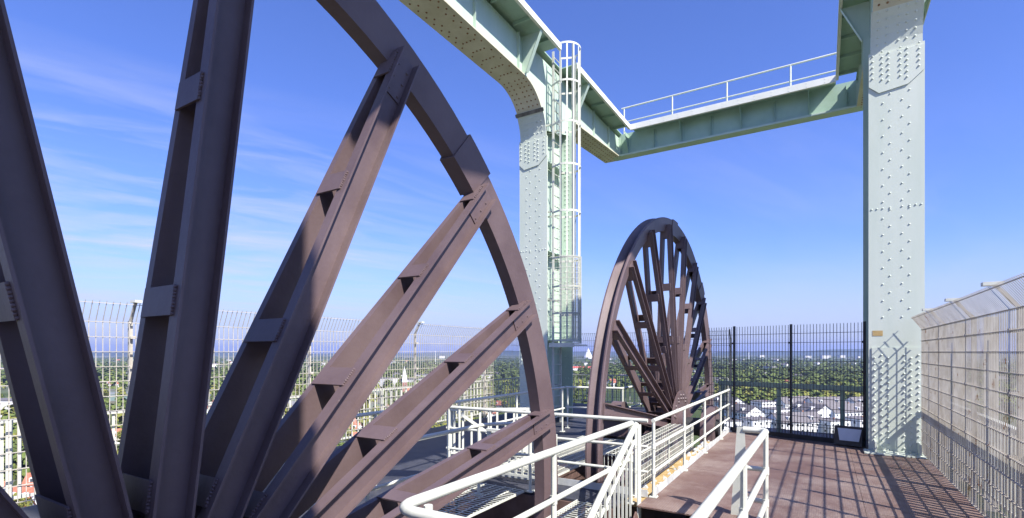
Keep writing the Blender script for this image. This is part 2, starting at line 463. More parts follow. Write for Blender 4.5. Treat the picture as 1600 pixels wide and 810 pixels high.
def long_girder(name, label, cx, inner):       # inner = +1 when the span lies towards +X
    t = thing(name, label, 'girder', (cx, 0, 0))
    Rr = 1.1
    y_n = -1.5
    # soffit: near part, curved haunch down to the column, cantilever behind it
    path = [(0.7, ZB), (YC - Rr, ZB)] + [(YC - Rr + Rr * math.sin(a), ZB - Rr + Rr * math.cos(a)) for a in [R(7.5 * i) for i in range(1, 13)]]
    path[-1] = (YC, ZB - Rr)
    s = MB(); s.ribbon(path[:9], 0, -0.37, 0.37, 0.03)
    # rivets along soffit
    y = 1.0; i = 0
    while y < YC - Rr:
        for x in (-0.26, -0.15, 0.15, 0.26):
            s.rivet((x, y + (0.12 if abs(x) > 0.2 else 0), ZB), (0, 0, -1), 0.022, 0.018, 1)
        if y > YC - 3.0:
            for x in (-0.05, 0.05): s.rivet((x, y, ZB), (0, 0, -1), 0.022, 0.018, 1)
            y += 0.14
        y += 0.24
    hs = MB(); hs.ribbon(path[8:], 0, -0.39, 0.39, 0.03)
    for a in range(6, 88, 7):
        aa = R(a)
        for x in (-0.28, -0.15, 0.03, 0.15, 0.28):
            (s if a < 52 else hs).rivet((x, YC - Rr + Rr * math.sin(aa), ZB - Rr + Rr * math.cos(aa)), (0, -math.sin(aa), -math.cos(aa)), 0.022, 0.018, 1 if a < 52 else 0)
    hs.build('haunch_plate', M['pale'], t)
    s.build('soffit', [M['under'], M['rust']], t)
    s = MB(); s.ribbon([(13.42, 8.62), (17.95, 8.93)], 0, -0.35, 0.35, 0.03)
    y = 13.6
    while y < 17.8:
        z = 8.62 + (y - 13.42) * 0.0684
        for x in (-0.24, -0.08, 0.08, 0.24): s.rivet((x, y, z), (0, 0, -1), 0.022, 0.018, 1)
        y += 0.19
    s.build('cantilever_soffit', [M['under'], M['rust']], t)
    # web with haunch
    wpoly = [(y_n, ZB + 0.031), (YC - Rr, ZB + 0.031)] + [(YC - Rr + (Rr + 0.031) * math.sin(R(7.5 * i)) , ZB - Rr + (Rr + 0.031) * math.cos(R(7.5 * i))) for i in range(1, 12)]
    wpoly += [(YC + 0.033, ZB - Rr), (YC + 0.033, ZD - 0.16), (y_n, ZD - 0.16)]
    wbm = MB()
    for sx in (-0.27, 0.27):
        wbm.extrude_poly(wpoly, 0, sx - 0.01, sx + 0.01)
        wbm.extrude_poly([(YC + 0.036, ZB - 0.9), (YC + 1.56, ZB - 0.5), (YC + 1.62, 8.652), (17.95, 8.965), (17.95, ZD - 0.16), (YC + 0.036, ZD - 0.16)], 0, sx - 0.01, sx + 0.01)
        sg = 1 if sx > 0 else -1
        y = 0.3
        while y < 17.8:
            wbm.rivet((sx + sg * 0.0105, y, ZD - 0.22), (sg, 0, 0), 0.016, 0.012)
            y += 0.16
        for y in (1.4, 3.2, 5.0, 6.9, 8.7, 10.5, 13.9, 15.2, 16.5, 17.6):
            z0 = ZB + 0.05 if y < 12 else 8.7 + (y - 13.42) * 0.0684
            wbm.box(min(sx + sg * 0.0105, sx + sg * 0.085), max(sx + sg * 0.0105, sx + sg * 0.085), y - 0.006, y + 0.006, z0, ZD - 0.17)
            wbm.box(min(sx + sg * 0.0105, sx + sg * 0.02), max(sx + sg * 0.0105, sx + sg * 0.02), y + 0.007, y + 0.09, z0, ZD - 0.17)
            z = z0 + 0.05
            while z < ZD - 0.22:
                wbm.rivet((sx + sg * 0.0205, y + 0.05, z), (sg, 0, 0), 0.014, 0.012); z += 0.13
    wbm.build('web', M['green'], t)
    # gangway plate with a ladder hatch on the inner side at the column
    dk = MB()
    xi = 0.85 * inner; xo = -0.85 * inner
    lo_, hi_ = sorted((0.36 * inner, xo))
    dk.box(lo_, hi_, y_n, 18.2, ZD - 0.03, ZD)
    lo_, hi_ = sorted((0.361 * inner, xi))
    for a, b in ((y_n, 11.75), (12.72, 17.19)): dk.box(lo_, hi_, a, b, ZD - 0.03, ZD)
    # joists below the plate
    y = y_n + 0.4
    while y < 17.9:
        for sg in (-1, 1):
            if 11.6 < y < 12.8 and sg == inner: continue
            if y > 17 and sg == inner: continue
            a, b = sorted((sg * 0.285, sg * 0.83))
            dk.box(a, b, y - 0.006, y + 0.006, ZD - 0.11, ZD - 0.031)
            dk.box(a, b, y + 0.007, y + 0.05, ZD - 0.11, ZD - 0.10)
        y += 0.95
    dk.build('gangway_plate', M['greendk'], t)
    fa = MB()
    for a, b in ((y_n, 11.75), (12.72, 17.19)):
        fa.box(*sorted((xi, xi + 0.012 * inner)), a, b, ZD - 0.14, ZD + 0.015)
        fa.box(*sorted((xi - 0.002 * inner, xi - 0.06 * inner)), a, b, ZD - 0.14, ZD - 0.128)
    fa.box(*sorted((xo, xo - 0.012 * inner)), y_n, 18.2, ZD - 0.14, ZD + 0.015)
    fa.build('fascia', M['fascia'], t)
    # triangular brackets under the overhang
    for y in (3.0, 6.9, 10.9, 13.8):
        for sg in (-1, 1):
            br = MB()
            zb = ZB + 0.06 if y < 12 else 8.78
            br.extrude_poly([(sg * 0.287, ZD - 0.15), (sg * 0.82, ZD - 0.15), (sg * 0.42, zb), (sg * 0.287, zb)], 1, y - 0.16, y - 0.148)
            br.bar((sg * 0.825, y - 0.154, ZD - 0.155), (sg * 0.425, y - 0.154, zb), 0.010, 0.10, up=(0, 1, 0))
            br.build('bracket', M['green'], t)
    # dark strap round the haunch
    if inner < 0: return t
    st = MB()
    a0 = R(55)
    c = Vector((0, YC - Rr + Rr * math.sin(a0), ZB - Rr + Rr * math.cos(a0)))
    d = Vector((0, math.cos(a0), -math.sin(a0)))
    st.bar(c + Vector((-0.42, 0, 0)) + Vector((0, 0, -0.008)), c + Vector((0.42, 0, 0)) + Vector((0, 0, -0.008)), 0.09, 0.03, up=(0, -math.sin(a0), -math.cos(a0)))
    st.build('strap', M['grime'], t)
    return t
gL = long_girder('gantry_girder', 'green riveted girder with gangway overhang curving into the column with the ladder', CX_L, 1)
gR = long_girder('gantry_girder', 'green riveted girder on top of the right column, its shaded underside at the top edge', CX_R, -1)

# cross girder
t = thing('cross_girder', 'long green cross girder spanning between the two gantry arms against the sky', 'girder', (0, 17.7, 0))
xa, xb = CX_L + 0.285, CX_R - 0.285
m = MB()
m.box(xa, xb, -0.012, 0.012, 8.965, ZD - 0.031)
x = xa + 0.35
k = 0
while x < xb:
    m.box(x - 0.006, x + 0.006, -0.10, -0.0125, 8.97, ZD - 0.13)
    m.box(x + 0.007, x + 0.07, -0.03, -0.0125, 8.97, ZD - 0.13)
    for q in range(5): m.rivet((x + 0.045, -0.0305, 9.03 + q * 0.13), (0, -1, 0), 0.014, 0.012)
    if k % 2 == 0:
        m.extrude_poly([(-0.013, ZD - 0.12), (-0.46, ZD - 0.12), (-0.013, 9.05)], 0, x - 0.018, x - 0.007)
    k += 1
    x += 0.93
m.build('web', M['greendk'], t)
m = MB(); m.box(xa - 0.2, xb + 0.2, -0.19, 0.19, 8.9, 8.962)
m.build('bottom_flange', M['green'], t)
m = MB(); m.box(CX_L + 0.85, CX_R - 0.85, -0.5, 0.5, ZD - 0.03, ZD)
m.build('gangway_plate', M['greendk'], t)
m = MB()
m.box(CX_L + 0.85, CX_R - 0.85, -0.513, -0.501, ZD - 0.16, ZD + 0.03)
m.box(CX_L + 0.86, CX_R - 0.86, -0.50, -0.42, ZD - 0.155, ZD - 0.145)
x = CX_L + 1.1
while x < CX_R - 1: 
    for q in (0, 0.09): m.rivet((x, -0.5135, ZD - 0.11 + q), (0, -1, 0), 0.012, 0.01)
    x += 0.46
m.build('fascia', M['fascia'], t)

def railing(name, label, pts, posts, zs=(1.0, 0.66, 0.33), r=0.021, rp=0.024, zb=0.0, mat='white', group=None, cat='railing', round_=0.0, toe=False):
    """pts: plan polyline (x,y), posts: list of (x,y)"""
    t = thing(name, label, cat, (pts[0][0], pts[0][1], zb), group=group)
    ox, oy = pts[0]
    def smooth_path(z):
        P = [Vector((x - ox, y - oy, z)) for x, y in pts]
        o = [P[0]]
        for i in range(1, len(P) - 1):
            a = (P[i - 1] - P[i]).normalized(); b = (P[i + 1] - P[i]).normalized()
            rr = round_ or 0.06
            for k in range(6):
                u = k / 5
                o.append((P[i] + a * rr) * (1 - u) ** 2 + P[i] * 2 * u * (1 - u) + (P[i] + b * rr) * u * u)
        o.append(P[-1])
        return o
    for i, z in enumerate(zs):
        m = MB(); m.tube(smooth_path(z), r if i == 0 else r * 0.78, 10)
        m.build('handrail' if i == 0 else 'mid_rail', M[mat], t, True)
    for x, y in posts:
        m = MB(); m.tube([(x - ox, y - oy, 0.0), (x - ox, y - oy, zs[0])], rp * 0.9, 8)
        m.box(x - ox - 0.05, x - ox + 0.05, y - oy - 0.05, y - oy + 0.05, 0.001, 0.012)
        for z in zs[1:]:
            m.tube([(x - ox - 0.001, y - oy, z - r * 1.15), (x - ox - 0.001, y - oy, z + r * 1.15)], rp * 1.18, 8)
        for bx in (-0.037, 0.037):
            for by in (-0.037, 0.037): m.tube([(x - ox + bx, y - oy + by, 0.012), (x - ox + bx, y - oy + by, 0.024)], 0.008, 6)
        m.build('post', M[mat], t, True)
    if toe:
        m = MB()
        for i in range(len(pts) - 1):
            a = Vector((pts[i][0] - ox, pts[i][1] - oy, 0.05)); b = Vector((pts[i + 1][0] - ox, pts[i + 1][1] - oy, 0.05))
            m.bar(a, b, 0.012, 0.095)
        m.build('toe_board', M['kerb'], t)
    return t
# rail on the cross girder
railing('gangway_railing', 'white two-bar railing high on the cross girder', [(CX_L + 0.2, 18.15), (CX_R + 0.2, 18.15)], [(x, 18.15) for x in (-6.3, -4.55, -2.76, -0.90, 0.95)], zs=(1.12, 0.6), zb=ZD, r=0.028, rp=0.03)

# ================================================================ caged ladder
t = thing('caged_ladder', 'tall white caged ladder climbing the green column, with mesh round its lower end', 'ladder', (-6.1, 12.17, 0))
m = MB()
for y in (-0.22, 0.22): m.box(-0.008, 0.05, y - 0.012, y + 0.012, -2, ZD + 0.02)
m.build('side_rails', M['white'], t)
z = -1.8
while z < ZD:
    m = MB(); m.tube([(0.02, -0.21, z), (0.02, 0.21, z)], 0.014, 6); z += 0.28
    m.build('rung', M['white'], t)
m = MB()
for z in (1.0, 3.3, 5.6, 7.9):
    m = MB()
    m.bar((-0.49, -0.24, z), (-0.49, 0.24, z), 0.02, 0.05)
    for y in (-0.22, 0.22): m.bar((-0.02, y, z), (-0.48, y * 1.0, z), 0.03, 0.04)
    m.build('wall_bracket', M['white'], t)
def hoop(z, h=0.05, th=0.006):
    mm = MB(); n = 18; P = []
    for i in range(n + 1):
        a = -PI / 2 + PI * i / n
        P.append((0.30 + 0.38 * math.cos(a), 0.38 * math.sin(a)))
    P = [(0.0, -0.25)] + P + [(0.0, 0.25)]
    for i in range(len(P) - 1):
        a, b = P[i], P[i + 1]
        mm.bar((a[0], a[1], z), (b[0], b[1], z), th, h)
    return mm
for z in (2.2, 2.9, 3.6, 4.35, 5.55, 6.75, 7.85, 8.9, 9.86): hoop(z).build('hoop', M['white'], t)
for a in (-90, -62, -35, -8, 20, 48, 76, 90):
    aa = R(a); m = MB()
    m.bar((0.30 + 0.373 * math.cos(aa), 0.373 * math.sin(aa), 2.2), (0.30 + 0.373 * math.cos(aa), 0.373 * math.sin(aa), 9.86), 0.04, 0.008, up=(math.cos(aa), math.sin(aa), 0))
    if a in (-35, 20): m.tube([(0.30 + 0.34 * math.cos(aa), 0.34 * math.sin(aa), 2.2), (0.30 + 0.34 * math.cos(aa), 0.34 * math.sin(aa), 9.84)], 0.03, 8)
    m.build('cage_bar', M['white'], t)
m = MB(); n = 36
for i in range(n + 1):
    a = -PI / 2 + PI * i / n
    p = (0.30 + 0.392 * math.cos(a), 0.392 * math.sin(a))
    m.bar((p[0], p[1], 2.12), (p[0], p[1], 4.4), 0.006, 0.006)
z = 2.12
while z < 4.42:
    P = [(0.30 + 0.392 * math.cos(-PI / 2 + PI * i / 14), 0.392 * math.sin(-PI / 2 + PI * i / 14), z) for i in range(15)]
    m.tube([(0.0, -0.392, z)] + P + [(0.0, 0.392, z)], 0.005, 4); z += 0.14
m.build('mesh_guard', M['white'], t)
m = MB(); m.box(0.0, 0.72, -0.41, 0.41, 2.06, 2.09)
m.box(0.0, 0.72, -0.42, -0.411, 2.02, 2.13)
m.build('hatch_plate', M['white'], t)

# ================================================================ winding wheels
WX = -2.9            # +X face of rims
WR = 4.65
WZ = 0.20
def rim_mesh():
    m = MB(); n = 144
    prof = [(0, -0.02), (-0.012, 0.0), (-0.035, 0.0), (-0.07, -0.10), (-0.105, -0.10), (-0.20, 0.0), (-0.222, 0.0), (-0.235, -0.02), (-0.185, -0.29), (-0.05, -0.29)]
    k = len(prof)
    for i in range(n):
        a = 2 * PI * i / n
        for x, r in prof: m.v.append((x, (WR + r) * math.cos(a), (WR + r) * math.sin(a)))
    for i in range(n):
        for j in range(k):
            m.f.append((i * k + j, i * k + (j + 1) % k, ((i + 1) % n) * k + (j + 1) % k, ((i + 1) % n) * k + j)); m.mi.append(0)
    return m
def wheel(y, label):
    t = thing('winding_wheel', label, 'winding wheel', (WX, y, WZ), group='winding wheels on the deck')
    return t
NSP = 20
A0 = 11.4
wheel1 = wheel(1.20, 'huge dark brown winding wheel filling the left of the picture')
rim = rim_mesh().build('rim', M['brown'], wheel1, True)
def sleeve_mesh():
    m = MB(); n = 6; a0, a1 = R(-2.7), R(2.7)
    prof = [(0.016, 0.014), (-0.25, 0.014), (-0.205, -0.312), (-0.034, -0.312)]
    k = 4
    for i in range(n + 1):
        a = a0 + (a1 - a0) * i / n
        for x, r in prof: m.v.append((x, (WR + r) * math.cos(a), (WR + r) * math.sin(a)))
    for i in range(n):
        for j in range(k):
            m.f.append((i * k + j, i * k + (j + 1) % k, (i + 1) * k + (j + 1) % k, (i + 1) * k + j)); m.mi.append(0)
    m.f.append((0, 1, 2, 3)); m.f.append(tuple(n * k + j for j in range(4))); m.mi += [0, 0]
    return m
sl = sleeve_mesh().build('joint_sleeve', M['brown'], wheel1)
sl.rotation_euler = (R(51.5), 0, 0)
for a in (94, 228, 310):
    s2 = sl.copy(); COL.objects.link(s2); s2.parent = wheel1; s2.rotation_euler = (R(a), 0, 0)
# spoke: along +Y, tangential = Z, front channel opens towards +X
R0, R1 = 0.45, WR - 0.15
XF0, XF1 = 0.085, 0.065     # front channel flange tips at hub / rim
XB0, XB1 = -0.43, -0.15    # back channel outermost
def lerp(a, b, u): return a + (b - a) * u
def chan(xa0, xa1, depth, hw, th=0.014, open_dir=1):
    """channel whose open side faces open_dir; xa = x of flange tips at hub and rim"""
    m = MB()
    def strip(z0, z1, d0, d1, r0=R0, r1=R1):
        q = []
        for r in (r0, r1):
            u = (r - R0) / (R1 - R0); xt = lerp(xa0, xa1, u)
            a, b = sorted((xt - open_dir * d0, xt - open_dir * d1))
            q.append([(a, r, z0), (b, r, z0), (b, r, z1), (a, r, z1)])
        m.hexa(q[0], q[1])
    strip(-hw + th, hw - th, depth - th, depth)      # web
    strip(hw - th, hw, 0, depth)                     # flanges
    strip(-hw, -hw + th, 0, depth)
    return m
fr = chan(XF0, XF1, 0.085, 0.100)
# end gusset flush to the rim
fr.hexa([(-0.006, R1 - 0.42, -0.084), (0.006, R1 - 0.42, -0.084), (0.006, R1 - 0.42, 0.084), (-0.006, R1 - 0.42, 0.084)],
        [(-0.008, R1 + 0.0, -0.084), (0.004, R1 + 0.0, -0.084), (0.004, R1 + 0.0, 0.084), (-0.008, R1 + 0.0, 0.084)])
for i in range(3):
    for z in (-0.05, 0.05): fr.rivet((0.006, R1 - 0.12 - i * 0.13, z), (1, 0, 0), 0.012, 0.01)
spoke = fr.build('spoke', M['brown'], wheel1)
bk = chan(XB0, XB1, 0.06, 0.100, open_dir=-1).build('back_channel', M['brown'], spoke)
def batten(r, zside, wd=0.30):
    m = MB(); q = []
    z0, z1 = (0.1015, 0.1135) if zside > 0 else (-0.1135, -0.1015)
    for rr in (r - wd / 2, r + wd / 2):
        u = (rr - R0) / (R1 - R0)
        xf = lerp(XF0, XF1, u) - 0.05; xb = lerp(XB0, XB1, u) + 0.03
        q.append([(xb, rr, z0), (xf, rr, z0), (xf, rr, z1), (xb, rr, z1)])
    m.hexa(q[0], q[1])
    if zside > 0:      # lumpy weld bead along the front edge
        rb = random.Random(int(r * 100))
        for i_ in range(9):
            rr = r - wd / 2 + wd * (i_ + 0.5) / 9
            xf = lerp(XF0, XF1, (rr - R0) / (R1 - R0)) - 0.05
            m.rivet((xf + rb.uniform(-0.002, 0.003), rr, 0.104), (0.3, 0, 1), rb.uniform(0.009, 0.013), rb.uniform(0.008, 0.014))
    return m
BR = (0.97, 1.97, 3.15, R1 - 0.17)
for r_ in BR:
    for zs_ in (1, -1):
        batten(r_, zs_, 0.16 if r_ < 4.3 else 0.24).build('batten', M['brown'], spoke)
spoke.rotation_euler = (R(A0), 0, 0)
for k in range(1, NSP):
    c = copy_tree(spoke, wheel1)
    c.rotation_euler = (R(A0 + 18.0 * k), 0, 0)
def disc(mb_, x0, x1, r, n=40, r_in=None):
    mb_.tube([(x0, 0, 0), (x1, 0, 0)], r, n)
hb = MB()
disc(hb, 0.095, 0.135, 0.80); disc(hb, -0.475, -0.435, 0.80); disc(hb, -0.55, 0.25, 0.42, 28)
for i in range(18):
    a = 2 * PI * i / 18
    hb.rivet((0.1355, 0.70 * math.cos(a), 0.70 * math.sin(a)), (1, 0, 0), 0.035, 0.03)
    hb.rivet((0.1355, 0.62 * math.cos(a), 0.62 * math.sin(a)), (1, 0, 0), 0.035, 0.03)
hb.build('hub', M['brown'], wheel1, True)
sh = MB(); disc(sh, -1.5, 0.95, 0.20, 24)
sh.build('shaft', M['dark'], wheel1, True)
wheel2 = copy_tree(wheel1)
wheel2.location = (WX, 11.87, 0.22); wheel2.rotation_euler = (R(-3.4), 0, 0)
wheel2['label'] = 'dark brown spoked winding wheel standing behind the walkway railing'

def bearing(label, x, y, xoff):
    t = thing('bearing_block', label, 'bearing block', (x, y, -1.2), group='bearing blocks of the wheels')
    m = MB()
    m.extrude_poly([(-0.75, 0), (0.75, 0), (0.55, 0.95), (-0.55, 0.95)], 0, -0.17, 0.17)
    m.build('pedestal', M['brown_dull'], t)
    m = MB(); P = [(-0.48, 0.951)] + [(0.46 * math.cos(a), 1.30 + 0.60 * math.sin(a)) for a in [R(180 - 12 * i) for i in range(16)]] + [(0.48, 0.951)]
    m.extrude_poly(P, 0, -0.13, 0.13)
    m.build('cap', M['brown'], t)
    m = MB()
    for sg in (-1, 1):
        m.box(-0.15, 0.15, sg * 0.64 - 0.12, sg * 0.64 + 0.12, 0.955, 1.05)
        m.tube([(0, sg * 0.64, 1.05), (0, sg * 0.64, 1.16)], 0.05, 6)
    m.build('hold_down_bolts', M['brown_dull'], t)
    return t
for y, nm in ((11.87, 'the far wheel'), (1.20, 'the near wheel')):
    bearing('rounded brown bearing block on the walkway side of %s' % nm, -2.2 + 0.05, y, 0)
    bearing('brown bearing block on the outer side of %s' % nm, -4.25, y, 0)

# sloping brown bracing beside hub of far wheel
t = MB(); t.bar((-2.32, 12.5, 0.55), (-2.32, 13.9, -0.35), 0.16, 0.20); t.bar((-2.32, 12.5, 0.66), (-2.32, 13.9, -0.24), 0.24, 0.015)
tag(t.build('brace_beam', M['brown']), 'brown sloping beam behind the bearing block of the far wheel', 'beam')

# ================================================================ gratings and mesh cage beside the wheels
def grating(name, label, x0, x1, y0, y1, z, sx=0.12, sy=0.045, cat='grating', group='wire gratings round the wheels', tilt=0.0):
    m = MB()
    cx_, cy_ = (x0 + x1) / 2, (y0 + y1) / 2
    x = x0
    while x <= x1 + 1e-6:
        m.box(x - cx_ - 0.006, x - cx_ + 0.006, y0 - cy_, y1 - cy_, 0.004, 0.012); x += sx
    y = y0
    while y <= y1 + 1e-6:
        m.box(x0 - cx_, x1 - cx_, y - cy_ - 0.006, y - cy_ + 0.006, -0.0042, 0.0038); y += sy
    for a, b, c, d in ((x0, x0 + 0.02, y0, y1), (x1 - 0.02, x1, y0, y1)):
        m.box(a - cx_, b - cx_, c - cy_, d - cy_, -0.03, -0.005)
    o = m.build(name, M['white'])
    o.location = (cx_, cy_, z); o.rotation_euler = (0, tilt, 0)
    return tag(o, label, cat, group)
grating('wire_grating', 'wire grating panel beyond the lower rim of the near wheel', -4.55, -3.45, 4.3, 5.93, 0.03, 0.16, 0.07)
grating('wire_grating', 'wire grating panel far left behind the near wheel spokes', -4.55, -3.45, 2.6, 4.26, 0.03, 0.16, 0.07)
grating('wire_grating', 'wire grating panel behind the front rim of the far wheel', -4.55, -3.45, 6.68, 8.4, 0.03, 0.14, 0.07)
grating('wire_grating', 'wire grating panel beyond the hub of the far wheel', -4.55, -3.45, 8.44, 10.4, 0.03, 0.14, 0.07)
grating('wire_grating', 'wire grating panel between the stair rail and the near wheel', -2.66, -2.22, 3.2, 5.9, 0.02, 0.14, 0.07)
t = thing('mesh_cage', 'low white wire mesh cage between walkway railing and far wheel', 'mesh cage', (-2.2, 6.75, 0))
m = MB()
y = 0
while y <= 3.56:
    m.box(-0.004, 0.004, y - 0.004, y + 0.004, -0.02, 0.46); y += 0.075
z = 0.0
while z <= 0.46:
    m.box(0.0042, 0.012, 0, 3.55, z - 0.004, z + 0.004); z += 0.075
m.build('side_panel', M['white'], t)
m = MB()
y = 0
while y <= 3.56:
    m.box(-0.42, 0.0, y - 0.004, y + 0.004, 0.455, 0.463); y += 0.13
x = -0.42
while x <= 0.01:
    m.box(x - 0.004, x + 0.004, 0, 3.55, 0.4635, 0.471); x += 0.10
m.build('top_panel', M['white'], t)
m = MB()
for y in (0, 1.77, 3.56): m.box(-0.014, 0.02, y - 0.014, y + 0.014, -0.02, 0.475)
m.box(-0.016, 0.016, 0.0, 3.56, 0.473, 0.490)
m.build('frame', M['white'], t)
m = MB()
for x in (-0.43,):
    y = 0
    while y <= 3.56:
        m.box(x - 0.004, x + 0.004, y - 0.004, y + 0.004, -0.1, 0.46); y += 0.15
m.build('back_panel', M['white'], t)
# rubble on the dirt strip
m = MB()
for i in range(120):
    x = random.uniform(-2.17, -2.0); y = random.uniform(6.5, 13)
    if random.random() < 0.5: y = random.uniform(10.3, 13)
    s_ = random.uniform(0.012, 0.04)
    m.hexa([(x - s_, y - s_, -0.012), (x + s_, y - s_ * random.random(), -0.012), (x + s_, y + s_, -0.012), (x - s_, y + s_, -0.012)],
           [(x - s_ * .6, y - s_ * .5, s_ * .6), (x + s_ * .6, y - s_ * .5, s_ * .5), (x + s_ * .4, y + s_ * .6, s_ * .9), (x - s_ * .5, y + s_ * .6, s_ * .7)])
tag(m.build('rubble', M['kerb']), 'loose pale stone chips lying along the ochre strip', 'rubble', kind='stuff')

# ================================================================ railings on the deck
railing('walkway_railing', 'white three-bar railing along the brown walkway up to the mesh fence',
        [(-1.9, 6.6), (-1.92, 13.05)], [(-1.9, 6.62), (-1.905, 8.35), (-1.91, 10.0), (-1.915, 11.75), (-1.92, 13.0)], toe=True, r=0.026, rp=0.024)
railing('cross_railing', 'white three-bar railing crossing between the two wheels',
        [(-1.96, 6.56), (-5.25, 6.50)], [(-2.12, 6.557), (-3.5, 6.53), (-4.4, 6.516), (-5.2, 6.50)], r=0.026, rp=0.024, toe=True)
# near stair rail, big in the foreground
t = railing('stair_railing', 'thick white railing with rounded corner in the foreground before the near wheel',
        [(-1.05, 2.13), (-2.1, 2.13), (-2.07, 6.24)], [(-1.98, 2.28), (-2.09, 4.12), (-2.07, 6.2)], zs=(1.0, 0.56), r=0.034, rp=0.030, round_=0.16)
# its descending hand rail with pickets and flat newel plate
t = thing('stair_balustrade', 'white picket balustrade with sloping handrail going down at the stair head', 'balustrade', (-2.0, 6.25, 0))
m = MB(); m.tube([(0, -0.02, 0.99), (-0.015, -0.10, 0.94), (-0.03, -0.5, 0.70), (-0.05, -1.0, 0.40), (-0.08, -1.35, 0.14), (-0.1, -2.6, -0.9)], 0.036, 12)
m.build('handrail', M['white'], t, True)
m = MB(); m.tube([(0, -0.10, 0.80), (-0.06, -1.0, 0.16), (-0.1, -2.6, -1.1)], 0.018, 8); m.build('mid_rail', M['white'], t, True)
for i in range(1, 16):
    y = -0.14 * i
    ztop = lerp(0.94, 0.14, (-y - 0.1) / 1.25) if y > -1.35 else 0.14 + (y + 1.35) * 0.83
    m = MB(); m.box(-0.055, -0.03, y - 0.006, y + 0.006, ztop - 1.1, ztop - 0.01); m.build('picket', M['white'], t)
m = MB(); m.box(0.02, 0.035, -0.07, 0.05, -1.0, 0.985); m.build('newel_plate', M['white'], t)
# U-shaped end of the right-hand stair rail
t = railing('stair_end_railing', 'thick white railing turning back to a wide flat post right of the stair head',
        [(-0.58, 2.4), (-0.56, 6.42), (-0.80, 6.42)], [(-0.57, 4.6), (-0.56, 6.36)], zs=(1.0, 0.56, 0.2), r=0.036, rp=0.030, round_=0.10)
m = MB()
ox, oy = -0.58, 2.4
fv = Vector((math.cos(R(YAW)), math.sin(R(YAW)), 0))
c = Vector((-0.83 - ox, 6.42 - oy, 0))
m.hexa([c + Vector((-0.16, -0.02, -0.9)), c + Vector((0.12, -0.02, -0.9)), c + Vector((0.12, -0.005, -0.9)), c + Vector((-0.16, -0.005, -0.9))],
       [c + Vector((-0.035, -0.02, 1.03)), c + Vector((0.045, -0.02, 1.03)), c + Vector((0.045, -0.005, 1.03)), c + Vector((-0.035, -0.005, 1.03))])
m.build('flat_post', M['white'], t)

# picket panels between the wheels and further rails
def picket_run(name, label, a, b, h=0.85, zb=0.0, step=0.12, wide=0.035, mat='white', top='rail', group=None, post_every=1.6, post_h=None, post_w=0.06, post_mat=None, post_d=0.0235):
    a = Vector((*a, 0)); b = Vector((*b, 0)); L = (b - a).length; ang = math.atan2(b.y - a.y, b.x - a.x)
    t = thing(name, label, 'balustrade', (a.x, a.y, zb), ang, group)
    m = MB(); m.box(0, L, -0.035, 0.035, h, h + 0.035); m.build('top_rail', M[mat], t)
    m = MB(); m.box(0, L, -0.012, 0.012, 0.10, 0.135); m.build('bottom_rail', M[mat], t)
    n = int(L / step); many = n > 100
    acc = MB()
    for i in range(n):
        x = (i + 0.5) * L / n
        mm = acc if many else MB()
        mm.box(x - wide / 2, x + wide / 2, -0.006, 0.006, 0.136, h - 0.002)
        if not many: mm.build('picket', M[mat], t)
    if many:
        o = acc.build('pickets', M[mat], t); o['kind'] = 'stuff'
    np_ = max(1, round(L / post_every))
    for i in range(np_ + 1):
        x = L * i / np_
        mm = MB(); mm.box(x - post_w / 2, x + post_w / 2, *sorted((0.0365 * (1 if post_d > 0 else -1), post_d + 0.0365 * (1 if post_d > 0 else -1))), -0.2, post_h or h + 0.03)
        mm.build('post', M[post_mat or mat], t)
    return t
picket_run('picket_balustrade', 'short white picket balustrade standing between the two wheels', (-4.3, 6.28), (-3.2, 6.30), 0.72, step=0.11)
picket_run('picket_balustrade', 'white picket balustrade with diagonal brace on the shaded left deck', (-5.62, 7.05), (-4.55, 7.9), 0.86, step=0.15, post_w=0.11)
m = MB(); m.bar((-5.5, 7.10, 0.85), (-4.9, 7.58, 0.3), 0.03, 0.05)
tag(m.build('diagonal_brace', M['white']), 'white diagonal strut against the picket balustrade on the left deck', 'strut')
railing('inner_railing', 'white railing behind the near wheel turning round its rim', [(-3.95, 2.4), (-3.9, 5.75), (-3.3, 6.05)], [(-3.93, 3.6), (-3.9, 5.5), (-3.4, 6.0)], zs=(0.92, 0.5), r=0.024, round_=0.3)
railing('long_railing', 'bluish shaded two-bar railing along the left deck towards the ladder', [(-5.3, 2.2), (-5.3, 11.0)], [(-5.3, y) for y in (3.2, 5.0, 6.9, 8.8, 10.9)], zs=(1.05, 0.55), r=0.026)
railing('ladder_railing', 'white two-bar railing on the deck at the foot of the caged ladder', [(-5.5, 11.5), (-4.15, 11.8), (-4.1, 13.6)], [(-5.45, 11.51), (-4.6, 11.7), (-4.15, 11.85), (-4.1, 13.5)], zs=(1.02, 0.52), r=0.026)
railing('rear_railing', 'small white railing behind the lower spokes of the far wheel', [(-4.05, 14.0), (-3.95, 16.4)], [(-4.05, 14.05), (-4.0, 15.2), (-3.95, 16.35)], zs=(1.0, 0.5), r=0.026)
# machinery cover, low box behind far wheel
m = MB(); m.box(-5.0, -4.62, 8.0, 8.8, 0.0, 0.34); m.box(-5.04, -4.58, 7.96, 8.84, 0.341, 0.37)
tag(m.build('switch_box', M['white']), 'low pale metal box on the deck left of the far wheel', 'box')
m = MB(); m.box(-4.6, -3.4, 10.9, 11.25, 0.04, 0.36); m.box(-4.6, -3.4, 10.85, 11.3, 0.361, 0.385); m.box(-4.6, -3.4, 10.85, 11.3, 0.01, 0.035)
tag(m.build('support_beam', M['brown']), 'brown steel beam lying behind the far wheel', 'beam')

